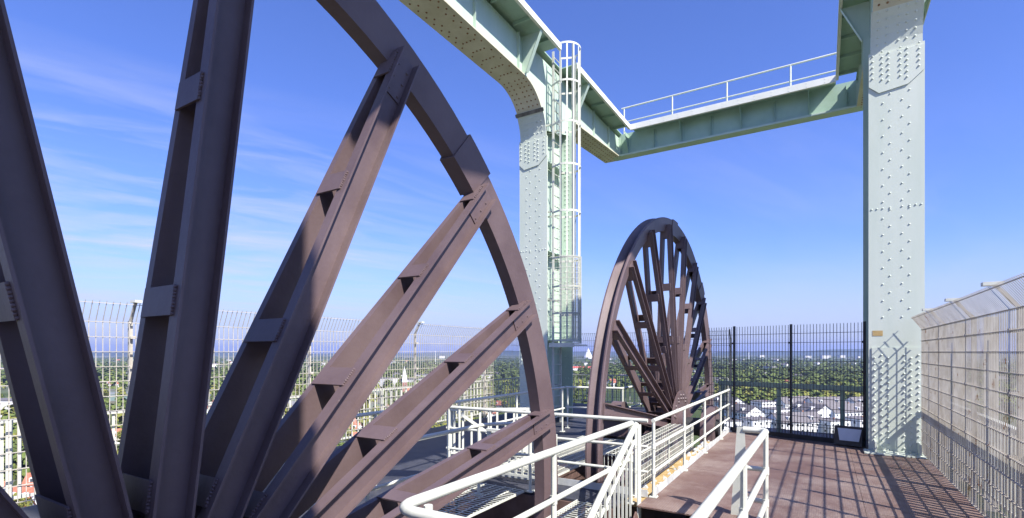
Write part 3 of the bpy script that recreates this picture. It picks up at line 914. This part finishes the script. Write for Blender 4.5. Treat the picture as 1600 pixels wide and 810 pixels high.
# ================================================================ mesh fences
def fence(name, label, a, b, npost, bend=None, side=1, mat='galv', pmat='galv', z0=0.08, z1=2.31, vstep=0.055, hstep=0.2, arms=True, cap=True, wire=0.004, post_ys=None):
    """bend=(dx, dz): tips lean by dx to the 'side' of the run and rise dz"""
    a = Vector((*a, 0)); b = Vector((*b, 0)); L = (b - a).length; ang = math.atan2(b.y - a.y, b.x - a.x)
    t = thing(name, label, 'fence', (a.x, a.y, 0), ang)
    xs = post_ys or [L * i / (npost - 1) for i in range(npost)]
    top = z1 + (bend[1] if bend else 0)
    edges = sorted(set([0.0] + xs + [L]))
    edges = [e for i, e in enumerate(edges) if i == 0 or e - edges[i - 1] > 0.1]
    for p0, p1 in zip(edges[:-1], edges[1:]):
        m = MB(); n = max(1, int((p1 - p0) / vstep))
        for i in range(n):
            x = p0 + (i + 0.5) * (p1 - p0) / n
            m.box(x - wire, x + wire, -wire, wire, z0, z1)
            if bend:
                m.hexa([(x - wire, -wire, z1), (x + wire, -wire, z1), (x + wire, wire, z1), (x - wire, wire, z1)],
                       [(x - wire, side * bend[0] - wire, top), (x + wire, side * bend[0] - wire, top), (x + wire, side * bend[0] + wire, top), (x - wire, side * bend[0] + wire, top)])
        z = z0 + 0.02
        while z < z1 + 0.01:
            m.box(p0, p1, wire, wire * 3.4, z - wire, z + wire)
            m.box(p0, p1, -wire * 3.4, -wire, z - wire, z + wire)
            z += hstep
        if bend:
            m.box(p0, p1, side * bend[0] * 0.93 - 0.006, side * bend[0] * 0.93 + 0.004, top - 0.03, top - 0.022)
        m.build('mesh_panel', M[mat], t)
    for x in xs:
        m = MB()
        m.box(x - 0.022, x + 0.022, -0.072 * side - 0.022, -0.072 * side + 0.022, -0.1, z1 + 0.02)
        for z in (0.3, 0.9, 1.5, 2.1):
            m.box(x - 0.03, x + 0.03, *sorted((-0.049 * side, 0.012 * side)), z - 0.02, z + 0.02)
        if bend and arms:
            m.bar((x, -0.072 * side, z1), (x, side * (bend[0] - 0.03), top + 0.03), 0.035, 0.03)
        p = m.build('post', M[pmat], t)
        if cap:
            m = MB(); m.box(x - 0.045, x + 0.045, *sorted(((bend[0] - 0.1) * side if bend else -0.1, (bend[0] + 0.05) * side if bend else 0)), top + 0.005, top + 0.04)
            m.build('cap', M['white'], p)
    return t
# right fence (tips lean towards the walkway, -X): run along +Y, left side of run is -X
fence('mesh_fence', 'tall wire mesh fence leaning inwards along the right edge of the walkway', (1.5, -0.45), (1.5, 11.72), 0, bend=(0.15, 0.22), side=1, vstep=0.056, wire=0.0037, mat='tan', pmat='tan', post_ys=[0.1 + 0.0, 1.78, 3.53, 5.28, 7.02, 8.77, 10.52])
# left fence: seen from inside, lean +X => right side of the +Y run
fence('mesh_fence', 'tall wire mesh fence along the left deck edge, seen through the near wheel', (-8.2, -1.5), (-8.2, 17.0), 0, bend=(0.13, 0.26), side=-1, vstep=0.075, post_ys=[1.85, 4.75, 7.65, 10.55, 13.45, 16.2, 18.48])
fence('mesh_fence', 'wire mesh fence closing the rear of the left deck, seen behind the caged ladder', (-8.15, 17.05), (-2.5, 17.05), 3, bend=(0.13, 0.26), side=-1, vstep=0.075, mat='wiredk', pmat='wiredk', cap=False)
fence('mesh_fence', 'dark wire mesh fence closing the end of the walkway', (-2.45, 13.25), (0.72, 12.33), 0, side=-1, mat='wiredk', pmat='dark', z1=2.49, vstep=0.06, cap=False, wire=0.0045, post_ys=[0.62, 1.88, 3.25])
# kick plate at its foot
a = Vector((-1.95, 13.07, 0)); b = Vector((0.70, 12.28, 0))
m = MB(); m.bar(a + Vector((0, 0, 0.055)), b + Vector((0, 0, 0.055)), 0.02, 0.10)
tag(m.build('kick_plate', M['dark']), 'black kick plate along the foot of the walkway end fence', 'kick plate')
# short dense barrier at its foot
m = MB()
d = (b - a)
for i in range(60):
    p_ = a + d * (0.38 + 0.62 * i / 59) + Vector((0, -0.06, 0))
    m.box(p_.x - 0.004, p_.x + 0.004, p_.y - 0.004, p_.y + 0.004, 0.0, 0.36)
m.bar(a + d * 0.38 + Vector((0, -0.06, 0.37)), b + Vector((0, -0.06, 0.37)), 0.012, 0.012)
m.bar(a + d * 0.38 + Vector((0, -0.06, 0.19)), b + Vector((0, -0.06, 0.19)), 0.01, 0.01)
tag(m.build('low_grille', M['dark']), 'low dark bar grille before the foot of the walkway end fence', 'grille')
# outer guard rail behind the end fence (green flat bars)
t = thing('outer_guard_rail', 'grey green guard rail behind the walkway end fence', 'guard rail', (-2.3, 13.95, 0))
m = MB(); m.bar((0, 0, 1.10), (3.3, -0.95, 1.10), 0.03, 0.12); m.build('top_bar', M['greendk'], t)
for u in (0.02, 0.42, 0.80, 1.0):
    m = MB(); m.box(3.3 * u - 0.045, 3.3 * u + 0.045, -0.95 * u + 0.017, -0.95 * u + 0.04, -0.1, 1.04); m.build('post', M['greendk'], t)
# floodlight
t = thing('floodlight', 'black floodlight box with pale glass at the foot of the right column', 'floodlight', (0.42, 12.16, 0), R(-14))
m = MB(); m.hexa([(-0.26, 0, 0.03), (0.22, 0, 0.03), (0.22, 0.13, 0.03), (-0.26, 0.13, 0.03)], [(-0.26, 0.05, 0.40), (0.22, 0.05, 0.40), (0.22, 0.13, 0.40), (-0.26, 0.13, 0.40)])
m.build('housing', M['dark'], t)
m = MB(); m.hexa([(-0.16, -0.012, 0.12), (0.17, -0.012, 0.12), (0.17, 0.0, 0.12), (-0.16, 0.0, 0.12)], [(-0.20, 0.022, 0.36), (0.21, 0.022, 0.36), (0.21, 0.034, 0.36), (-0.20, 0.034, 0.36)])
m.build('glass', M['lens'], t)

# outer picket balustrades
picket_run('outer_balustrade', 'white picket balustrade with tall beige posts outside the right mesh fence', (1.76, 0.0), (1.76, 12.6), 1.04, step=0.13, wide=0.06, post_every=1.75, post_h=2.36, post_w=0.02, post_mat='beige', post_d=-0.15)
picket_run('outer_balustrade', 'white picket balustrade outside the left mesh fence', (-8.42, 17.2), (-8.42, -1.0), 1.04, step=0.16, wide=0.035, post_every=2.9, post_w=0.06)
picket_run('outer_balustrade', 'shaded picket balustrade outside the rear fence of the left deck', (-2.6, 17.25), (-8.3, 17.25), 1.04, step=0.16, wide=0.03, post_every=1.9)

# ================================================================ landscape
def ground_mat():
    m = bpy.data.materials.new('countryside'); m.use_nodes = True
    n = m.node_tree; b = n.nodes['Principled BSDF']; b.inputs['Roughness'].default_value = 0.95; b.inputs['Specular IOR Level'].default_value = 0.1
    geo = n.nodes.new('ShaderNodeNewGeometry')
    nz = n.nodes.new('ShaderNodeTexNoise'); nz.inputs['Scale'].default_value = 0.004; nz.inputs['Detail'].default_value = 10; nz.inputs['Roughness'].default_value = 0.7
    n.links.new(geo.outputs['Position'], nz.inputs['Vector'])
    cr = n.nodes.new('ShaderNodeValToRGB')
    e = cr.color_ramp.elements
    e[0].position = 0.35; e[0].color = (0.035, 0.055, 0.02, 1)
    e[1].position = 0.7; e[1].color = (0.11, 0.13, 0.045, 1)
    k = e.new(0.52); k.color = (0.06, 0.08, 0.028, 1)
    n.links.new(nz.outputs[0], cr.inputs[0])
    vo = n.nodes.new('ShaderNodeTexVoronoi'); vo.inputs['Scale'].default_value = 0.02
    n.links.new(geo.outputs['Position'], vo.inputs['Vector'])
    n4 = n.nodes.new('ShaderNodeTexNoise'); n4.inputs['Scale'].default_value = 0.0012; n4.inputs['Detail'].default_value = 3
    n.links.new(geo.outputs['Position'], n4.inputs['Vector'])
    mr = n.nodes.new('ShaderNodeMapRange'); mr.inputs['From Min'].default_value = 0.52; mr.inputs['From Max'].default_value = 0.6
    n.links.new(n4.outputs[0], mr.inputs[0])
    hs = n.nodes.new('ShaderNodeHueSaturation'); hs.inputs['Saturation'].default_value = 0.25; hs.inputs['Value'].default_value = 0.45
    n.links.new(vo.outputs['Color'], hs.inputs['Color'])
    mx = n.nodes.new('ShaderNodeMixRGB'); n.links.new(mr.outputs[0], mx.inputs[0]); n.links.new(cr.outputs[0], mx.inputs[1]); n.links.new(hs.outputs[0], mx.inputs[2])
    mul = n.nodes.new('ShaderNodeMath'); mul.operation = 'MULTIPLY'; mul.inputs[1].default_value = 0.5
    n.links.new(mr.outputs[0], mul.inputs[0]); n.links.new(mul.outputs[0], mx.inputs[0])
    n.links.new(mx.outputs[0], b.inputs['Base Color'])
    return m
m = MB(); n = 96
m.v.append((0, 0, GZ))
for rr in (400, 2000, 9000, 24000):
    for i in range(n): m.v.append((rr * math.cos(2 * PI * i / n), rr * math.sin(2 * PI * i / n), GZ))
for i in range(n):
    m.f.append((0, 1 + i, 1 + (i + 1) % n)); m.mi.append(0)
    for q in range(3):
        a = 1 + q * n; b_ = a + n
        m.f.append((a + i, b_ + i, b_ + (i + 1) % n, a + (i + 1) % n)); m.mi.append(0)
struct('ground', m, ground_mat())
# hills on the horizon
M['hill'] = material('wooded_hill', (0.03, 0.05, 0.022), (0.055, 0.075, 0.03), 0.002, 0.95)
m = MB(); n = 260
for i in range(n + 1):
    az = R(-115 + 170 * i / n)
    hgt = 62 + 30 * math.sin(i * 0.11) + 15 * math.sin(i * 0.31 + 1) + 7 * math.sin(i * 0.9)
    hgt += 50 * math.exp(-((math.degrees(az) - 2) / 9) ** 2)
    for rr, hh in ((11500, 0), (13500, hgt), (15500, hgt * 0.9), (19000, 0)):
        m.v.append((rr * math.sin(az), rr * math.cos(az), GZ - 2 + hh))
for i in range(n):
    for q in range(3):
        m.f.append((i * 4 + q, i * 4 + q + 1, (i + 1) * 4 + q + 1, (i + 1) * 4 + q)); m.mi.append(0)
o = struct('hills', m, M['hill'])

# ---- trees
FOL = {
    'dark': material('dark_foliage', (0.052, 0.076, 0.020), (0.105, 0.130, 0.038), 0.35, 0.9, spec=0.15),
    'mid': material('mid_foliage', (0.085, 0.120, 0.030), (0.15, 0.18, 0.05), 0.35, 0.9, spec=0.15),
    'yellow': material('yellow_green_foliage', (0.15, 0.165, 0.035), (0.24, 0.23, 0.06), 0.35, 0.9, spec=0.15),
}
M['bark'] = material('bark', (0.06, 0.045, 0.03), (0.1, 0.08, 0.055), 2, 0.9)
def leafy(mb_, c, rx, rz, n, leaf, rnd):
    lobes = [(Vector((rnd.uniform(-.5, .5) * rx, rnd.uniform(-.5, .5) * rx, rnd.uniform(-.45, .5) * rz)), rnd.uniform(0.38, 0.62)) for _ in range(7)]
    for i in range(n):
        lc, lr = rnd.choice(lobes)
        d = Vector((rnd.gauss(0, 1), rnd.gauss(0, 1), rnd.gauss(0, 1))).normalized()
        rad = rnd.uniform(0.65, 1.0)
        p_ = c + lc + Vector((d.x * rx * lr, d.y * rx * lr, d.z * rz * lr)) * rad
        u = Vector((rnd.gauss(0, 1), rnd.gauss(0, 1), rnd.gauss(0, 1))).normalized()
        nn = (d + u * 0.35).normalized()
        a_ = nn.orthogonal().normalized(); b_ = nn.cross(a_)
        s_ = leaf * rnd.uniform(0.6, 1.3)
        mb_.add([p_ - a_ * s_, p_ + b_ * s_ * 0.8, p_ + a_ * s_, p_ - b_ * s_ * 0.8 + nn * s_ * 0.3], [(0, 1, 2, 3)])
protos = []
for v in range(6):
    rnd = random.Random(50 + v)
    H = rnd.uniform(11, 16); rx = rnd.uniform(4.2, 6.0)
    tr = thing('tree', None, None)
    t_ = MB(); t_.tube([(0, 0, 0), (0.1, 0.05, H * 0.3), (0.25, -0.1, H * 0.6)], [0.38, 0.28, 0.12], 7)
    for a in range(4):
        aa = a * 1.6 + v; t_.tube([(0.1, 0, H * 0.32), (math.cos(aa) * rx * 0.3, math.sin(aa) * rx * 0.3, H * 0.5), (math.cos(aa) * rx * 0.55, math.sin(aa) * rx * 0.55, H * 0.66)], [0.16, 0.1, 0.04], 5)
    t_.build('trunk', M['bark'], tr)
    cr_ = MB(); leafy(cr_, Vector((0, 0, H * 0.58)), rx, H * 0.45, 520, 0.62, rnd)
    cr_.build('crown', FOL[('dark', 'mid', 'yellow')[v % 3]], tr)
    protos.append(tr)
def vis_point(px_, D):
    """ground point seen at azimuth of px (for spreading things over the view), D = distance ahead"""
    l = (px_ - 800) / 793.0 * D
    return (-math.sin(R(YAW)) * D + math.cos(R(YAW)) * l, math.cos(R(YAW)) * D + math.sin(R(YAW)) * l)
rnd = random.Random(4)
ZONES = [
    # px0, px1, D0, D1, count, kinds, label, group
    (1120, 1700, 640, 1000, 120, ('yellow', 'yellow', 'mid', 'mid', 'dark'), 'broad green tree in the belt of trees behind the white houses', 'trees behind the white houses'),
    (1120, 1370, 380, 640, 30, ('mid', 'yellow', 'dark'), 'garden tree among the white houses below the end fence', 'garden trees among the white houses'),
    (-40, 560, 330, 760, 80, ('yellow', 'mid', 'yellow'), 'yellow green tree in the park below the left fence', 'trees in the park below the left fence'),
    (560, 930, 420, 900, 50, ('yellow', 'mid', 'dark'), 'green tree around the church, seen between the wheel spokes', 'trees around the church'),
    (-60, 120, 150, 235, 8, ('yellow', 'mid'), 'bushy tree close below the left fence, beside the gabled houses', 'trees close below the left fence'),
]
used = set()
kinds = {'dark': [0, 3], 'mid': [1, 4], 'yellow': [2, 5]}
HOUSES = []       # (x, y, r) keep trees off
def free(x, y, r):
    return all((x - a) ** 2 + (y - b) ** 2 > (r + c) ** 2 for a, b, c in HOUSES)

# ---- houses
M['render_w'] = material('white_render', (0.74, 0.73, 0.70), (0.82, 0.81, 0.78), 0.2, 0.8)
M['render_g'] = material('grey_render', (0.52, 0.51, 0.48), (0.62, 0.60, 0.57), 0.2, 0.8)
M['brick_far'] = material('brick_wall', (0.25, 0.12, 0.09), (0.33, 0.18, 0.13), 0.4, 0.85)
M['slate'] = material('grey_roof_tiles', (0.11, 0.10, 0.105), (0.18, 0.165, 0.165), 0.6, 0.8)
M['redroof'] = material('red_roof_tiles', (0.30, 0.10, 0.06), (0.42, 0.17, 0.10), 0.6, 0.8)
M['redroof_b'] = material('bright_red_roof', (0.50, 0.10, 0.07), (0.55, 0.14, 0.10), 0.3, 0.6)
M['winglass'] = material('window_glass', (0.04, 0.05, 0.06), (0.07, 0.08, 0.09), 0.5, 0.15)
M['asphalt'] = material('asphalt', (0.045, 0.045, 0.047), (0.06, 0.06, 0.06), 0.1, 0.9)
def make_house(L, W, H, roof_h, wall, roof, flat=False, parts=True, storeys=2):
    t = thing('house', None, None)
    m = MB()
    if flat or roof_h == 0:
        m.box(-L / 2, L / 2, -W / 2, W / 2, 0, H)
    else:
        m.extrude_poly([(-W / 2, 0), (W / 2, 0), (W / 2, H), (0, H + roof_h * 0.97), (-W / 2, H)], 0, -L / 2, L / 2)
    wall_o = m.build('wall', M[wall], t)
    m = MB()
    if flat or roof_h == 0:
        m.box(-L / 2 - 0.3, L / 2 + 0.3, -W / 2 - 0.3, W / 2 + 0.3, H + 0.01, H + 0.45)
    else:
        for sg in (-1, 1):
            o_ = 0.5
            m.hexa([(-L / 2 - o_, sg * (W / 2 + o_), H - o_ * roof_h / (W / 2) + 0.05), (L / 2 + o_, sg * (W / 2 + o_), H - o_ * roof_h / (W / 2) + 0.05), (L / 2 + o_, 0, H + roof_h + 0.05), (-L / 2 - o_, 0, H + roof_h + 0.05)],
                   [(-L / 2 - o_, sg * (W / 2 + o_), H - o_ * roof_h / (W / 2) + 0.35), (L / 2 + o_, sg * (W / 2 + o_), H - o_ * roof_h / (W / 2) + 0.35), (L / 2 + o_, 0, H + roof_h + 0.35), (-L / 2 - o_, 0, H + roof_h + 0.35)])
    ro = m.build('roof', M[roof], t)
    if parts:
        c = MB(); c.box(L * 0.2, L * 0.2 + 0.8, 0.6, 1.4, H + roof_h * 0.4, H + roof_h + 1.2); c.build('chimney', M['brick_far'], ro)
        if not flat and roof_h > 2:
            for x in (-L * 0.25, L * 0.25):
                for sg in (-1, 1):
                    d_ = MB(); d_.box(x - 1.1, x + 1.1, *sorted((sg * W * 0.18, sg * W * 0.42)), H + 0.1, H + roof_h * 0.66); d_.build('dormer', M[wall], ro)
                    g_ = MB(); g_.box(x - 0.7, x + 0.7, *sorted((sg * (W * 0.42 + 0.02), sg * (W * 0.42 + 0.07))), H + roof_h * 0.24, H + roof_h * 0.58); g_.build('dormer_window', M['winglass'], ro)
        for s_ in range(storeys):
            z = 1.0 + s_ * H / storeys
            nw = max(2, int(L / 3.4))
            for i in range(nw):
                x = -L / 2 + (i + 0.5) * L / nw
                for sg in (-1, 1):
                    g_ = MB(); g_.box(x - 0.65, x + 0.65, *sorted((sg * (W / 2 + 0.01), sg * (W / 2 + 0.06))), z, z + 1.5); g_.build('window', M['winglass'], t)
            for sg in (-1, 1):
                for y in (-W * 0.22, W * 0.22):
                    g_ = MB(); g_.box(*sorted((sg * (L / 2 + 0.01), sg * (L / 2 + 0.06))), y - 0.65, y + 0.65, z, z + 1.5); g_.build('window', M['winglass'], t)
    return t
H_white = [make_house(24, 15, 11, 5, 'render_w', 'slate', storeys=3), make_house(32, 15, 11, 5.2, 'render_w', 'slate', storeys=3), make_house(16, 14, 12, 0, 'render_w', 'slate', flat=True, storeys=3)]
H_red = [make_house(13, 10, 6, 4.5, 'render_w', 'redroof'), make_house(16, 10, 6.5, 4.5, 'render_g', 'redroof')]
H_small = [make_house(15, 11, 6, 4.5, 'render_w', 'redroof', parts=False), make_house(26, 12, 9, 3.5, 'render_w', 'slate', parts=False), make_house(34, 14, 13, 0, 'render_g', 'slate', flat=True, parts=False)]
def put(proto, x, y, rz, label, cat, group=None, first=used, s=1.0, name=None):
    if id(proto) not in first:
        first.add(id(proto)); o = proto
    else: o = copy_tree(proto)
    o.location = (x, y, GZ); o.rotation_euler = (0, 0, rz); o.scale = (s, s, s)
    for k_ in ('label', 'category', 'group'):
        if k_ in o: del o[k_]
    return tag(o, label, cat, group)
# white estate seen through the end fence
k = 0
ORD = ('leftmost', 'second', 'third', 'fourth', 'rightmost')
for row, (D, rn) in enumerate(((418, 'front'), (482, 'middle'), (560, 'rear'))):
    n = 5
    for i in range(n):
        px_ = 1128 + 262 * (i + 0.15 + 0.5 * (row % 2)) / n + rnd.uniform(-6, 6)
        x, y = vis_point(px_, D + rnd.uniform(-9, 9))
        hk = rnd.choice((0, 1, 2, 2))
        put(H_white[hk], x, y, R(YAW + rnd.choice((12, 102, 20, 95)) + rnd.uniform(-6, 6)),
            'white %s, %s in %s row beyond the end fence' % (('house with grey roof', 'long house with grey roof', 'flat roofed block')[hk], ORD[i] + (' from left' if 0 < i < 4 else ''), rn), 'house', 'white houses of the estate beyond the end fence', s=1.25)
        HOUSES.append((x, y, 13)); k += 1
# white and red houses seen between the spokes, centre left
for i in range(26):
    px_ = rnd.uniform(120, 860); D = rnd.uniform(330, 620)
    x, y = vis_point(px_, D)
    if not free(x, y, 9): continue
    put(rnd.choice(H_red), x, y, rnd.uniform(0, 3), 'red roofed house in the town seen between the spokes of the near wheel', 'house', 'red roofed houses between the spokes'); HOUSES.append((x, y, 8))
for px_, D in ((12, 205), (40, 222), (-20, 230), (70, 250)):
    x, y = vis_point(px_, D)
    put(H_red[0], x, y, R(rnd.uniform(20, 60)), 'white gabled house with red roof close below the left fence', 'house', 'gabled houses close below the left fence'); HOUSES.append((x, y, 8))
x, y = vis_point(0, 520); 
put(H_small[2], x, y, R(YAW), 'long grey flat roofed block at the left edge of the view', 'building', s=1.6); HOUSES.append((x, y, 30))
# far houses in the woods
for i in range(150):
    px_ = rnd.uniform(-60, 1640); D = 950 + 3600 * rnd.random() ** 1.4
    x, y = vis_point(px_, D)
    q = rnd.choice((0, 0, 1, 1, 2))
    put(H_small[q], x, y, rnd.uniform(0, 3), ('tiny far-off house with red roof scattered among the woods', 'tiny far-off white house with grey roof scattered among the woods', 'tiny far-off grey block with flat roof scattered among the woods')[q], 'house' if q < 2 else 'building',
        ('far red roofed houses in the woods', 'far white houses in the woods', 'far grey blocks in the woods')[q], s=rnd.uniform(1.0, 1.5)); HOUSES.append((x, y, 12))
# far large blocks at the horizon
for i, (px_, D, s) in enumerate(((1290, 5200, 2.6), (1262, 5600, 2.0), (1315, 6000, 2.2), (1190, 6200, 2.2), (1030, 5800, 2.0), (760, 6000, 2.2), (420, 5600, 2.5), (1340, 5200, 1.8), (690, 5400, 2.0))):
    x, y = vis_point(px_, D)
    put(H_small[2], x, y, R(YAW + 5 * i), 'large pale block rising on the horizon', 'building', 'large blocks on the horizon', s=s)
# red hall between ladder and far wheel
x, y = vis_point(905, 1900)
rh = make_house(110, 30, 9, 6, 'render_w', 'redroof_b', parts=False)
put(rh, x, y, R(YAW), 'long hall with bright red roof between the caged ladder and the far wheel', 'hall'); HOUSES.append((x, y, 60))
# white silo / cone at the horizon
t = thing('storage_cone', 'white conical salt store on the horizon right of the caged ladder', 'storage cone')
m = MB(); m.tube([(0, 0, 0), (0, 0, 12), (0, 0, 105)], [46, 46, 8], 24); m.build('cone', M['render_w'], t)
m = MB(); m.tube([(0, 0, 105), (0, 0, 118)], [8, 3], 12); m.build('cap', M['render_g'], t)
x, y = vis_point(919, 5200); t.location = (x, y, GZ); t.scale = (1, 1, 0.9)
# church
x, y = vis_point(632, 720)
t = thing('church', 'church with pale pointed spire on a reddish tower among the trees', 'church', (x, y, GZ), R(YAW + 20))
m = MB(); m.box(-3.6, 3.6, -3.6, 3.6, 0, 27); m.build('tower', M['brick_far'], t)
m = MB()
P = [(-3.9, -3.9, 27.01), (3.9, -3.9, 27.01), (3.9, 3.9, 27.01), (-3.9, 3.9, 27.01), (0, 0, 50)]
m.add(P, [(0, 3, 2, 1), (0, 1, 4), (1, 2, 4), (2, 3, 4), (3, 0, 4)])
sp_ = m.build('spire', M['render_w'], t)
m = MB(); m.tube([(0, 0, 49.5), (0, 0, 53)], 0.15, 6); m.bar((-0.8, 0, 52), (0.8, 0, 52), 0.2, 0.2); m.build('cross', M['slate'], sp_)
for sg in (-1, 1):
    m = MB(); m.box(-1.0, 1.0, *sorted((sg * 3.61, sg * 3.68)), 18, 23); m.build('belfry_window', M['winglass'], t)
m = MB(); m.extrude_poly([(-8, 0), (8, 0), (8, 11), (0, 18.6), (-8, 11)], 0, 3.7, 34); m.build('nave', M['brick_far'], t)
m = MB()
for sg in (-1, 1):
    m.hexa([(3.7, sg * 8.6, 10.4), (34.4, sg * 8.6, 10.4), (34.4, 0, 19), (3.7, 0, 19)], [(3.7, sg * 8.6, 10.9), (34.4, sg * 8.6, 10.9), (34.4, 0, 19.5), (3.7, 0, 19.5)])
m.build('nave_roof', M['redroof'], t)
HOUSES.append((x, y, 26))
# tower block / chimney spikes
for px_, D, h_ in ((680, 3000, 75), (1170, 4200, 70)):
    t = thing('chimney_stack', 'thin far-off chimney left of the ladder column' if px_ < 800 else 'thin far-off chimney above the woods beyond the end fence', 'chimney')
    m = MB(); m.tube([(0, 0, 0), (0, 0, h_)], [3.2, 1.8], 12); m.build('shaft', M['render_w'], t)
    x, y = vis_point(px_, D); t.location = (x, y, GZ)
# roads
m = MB()
for (a, b_, w_) in (((1105, 415), (1420, 470), 8), ((1230, 400), (1260, 640), 7), ((60, 300), (760, 420), 8), ((-50, 190), (140, 260), 7)):
    p0 = Vector((*vis_point(*a), GZ + 0.02)); p1 = Vector((*vis_point(*b_), GZ + 0.02)); m.bar(p0, p1, w_, 0.06)
struct('roads', m, M['asphalt'])

ntr = 0
for (p0, p1, d0, d1, cnt, kk, lab, grp) in ZONES:
    c_ = 0; tries = 0
    while c_ < cnt and tries < cnt * 6:
        tries += 1
        D = d0 + (d1 - d0) * rnd.random(); px_ = rnd.uniform(p0, p1)
        x, y = vis_point(px_, D)
        if not free(x, y, 3): continue
        kd = rnd.choice(kk)
        s = rnd.uniform(0.85, 1.5)
        if p1 - p0 < 260 and D > 300: s *= 0.62
        put(protos[rnd.choice(kinds[kd])], x, y, rnd.uniform(0, 6), lab, 'tree', grp, s=s)
        c_ += 1; ntr += 1
# ---- far woods as one mass per tone
import numpy as np
rs = np.random.RandomState(3)
def woods(name, mat, label, spec):
    V = []; F = []
    off = 0
    allv = []; allq = []
    for (p0, p1, d0, d1, cnt, size, nl) in spec:
        for _ in range(cnt):
            u = rs.rand(); D = 1.0 / (1.0 / d0 + (1.0 / d1 - 1.0 / d0) * u) if d1 > d0 * 2 else d0 + (d1 - d0) * u
            px_ = p0 + (p1 - p0) * rs.rand()
            x, y = vis_point(px_, D)
            if not free(x, y, 2): continue
            sc = size * rs.uniform(0.7, 1.3) * (1 + D / 6000.0)
            H = sc * rs.uniform(0.9, 1.3) if D < 2500 else 11 * rs.uniform(0.8, 1.4)
            d = rs.normal(size=(nl, 3)); d /= np.linalg.norm(d, axis=1)[:, None]
            d[:, 2] = np.abs(d[:, 2]) * 1.0
            P = d * np.array([sc * 0.55, sc * 0.55, H]) * rs.uniform(0.7, 1.0, (nl, 1)) + np.array([x, y, GZ])
            nn = d + rs.normal(size=(nl, 3)) * 0.22; nn /= np.linalg.norm(nn, axis=1)[:, None]
            a_ = np.cross(nn, rs.normal(size=(nl, 3))); a_ /= np.linalg.norm(a_, axis=1)[:, None]
            b_ = np.cross(nn, a_)
            ls = sc * 0.17 * rs.uniform(0.7, 1.3, (nl, 1))
            q = np.stack([P - a_ * ls, P + b_ * ls, P + a_ * ls, P - b_ * ls], 1).reshape(-1, 3)
            allv.append(q)
    Vv = np.concatenate(allv); nq = len(Vv) // 4
    me = bpy.data.meshes.new(name)
    me.vertices.add(len(Vv)); me.vertices.foreach_set('co', Vv.astype(np.float32).ravel())
    me.loops.add(nq * 4); me.loops.foreach_set('vertex_index', np.arange(nq * 4, dtype=np.int32))
    me.polygons.add(nq); me.polygons.foreach_set('loop_start', np.arange(nq, dtype=np.int32) * 4)
    me.polygons.foreach_set('loop_total', np.full(nq, 4, dtype=np.int32))
    me.materials.append(mat); me.update(); me.validate()
    o = bpy.data.objects.new(name, me); COL.objects.link(o)
    return tag(o, label, 'woods', kind='stuff')
woods('woods', FOL['dark'], 'dark green woods stretching to the horizon', [(-120, 1750, 1000, 6500, 3600, 15, 34), (1100, 1750, 900, 1500, 350, 14, 60), (-120, 950, 300, 1000, 160, 11, 70)])
woods('woods', FOL['mid'], 'mid green woods mixed through the plain', [(-120, 1750, 900, 6500, 2200, 15, 34), (1100, 1750, 560, 1200, 420, 13, 60), (-120, 950, 260, 1000, 320, 11, 70)])
woods('woods', FOL['yellow'], 'yellow green tree masses in the middle distance', [(-120, 1750, 900, 3000, 220, 14, 34), (1100, 1750, 600, 850, 260, 12, 60), (-120, 950, 260, 900, 300, 11, 70)])

# ---------------------------------------------------------------- haze
m = MB(); m.box(-26000, 26000, -26000, 26000, GZ - 4, 260)
o = m.build('haze', None or M['dark'])
o.data.materials.clear()
hm = bpy.data.materials.new('haze_air'); hm.use_nodes = True
n = hm.node_tree; n.nodes.clear()
ou = n.nodes.new('ShaderNodeOutputMaterial'); pv = n.nodes.new('ShaderNodeVolumePrincipled')
pv.inputs['Color'].default_value = (0.46, 0.58, 1.0, 1)
pv.inputs['Density'].default_value = 0.00006
pv.inputs['Anisotropy'].default_value = 0.2
n.links.new(pv.outputs[0], ou.inputs['Volume'])
hm.cycles.homogeneous_volume = True if hasattr(hm, 'cycles') and hasattr(hm.cycles, 'homogeneous_volume') else True
o.data.materials.append(hm)
tag(o, 'thin blue haze over the far plain', 'haze', kind='stuff')
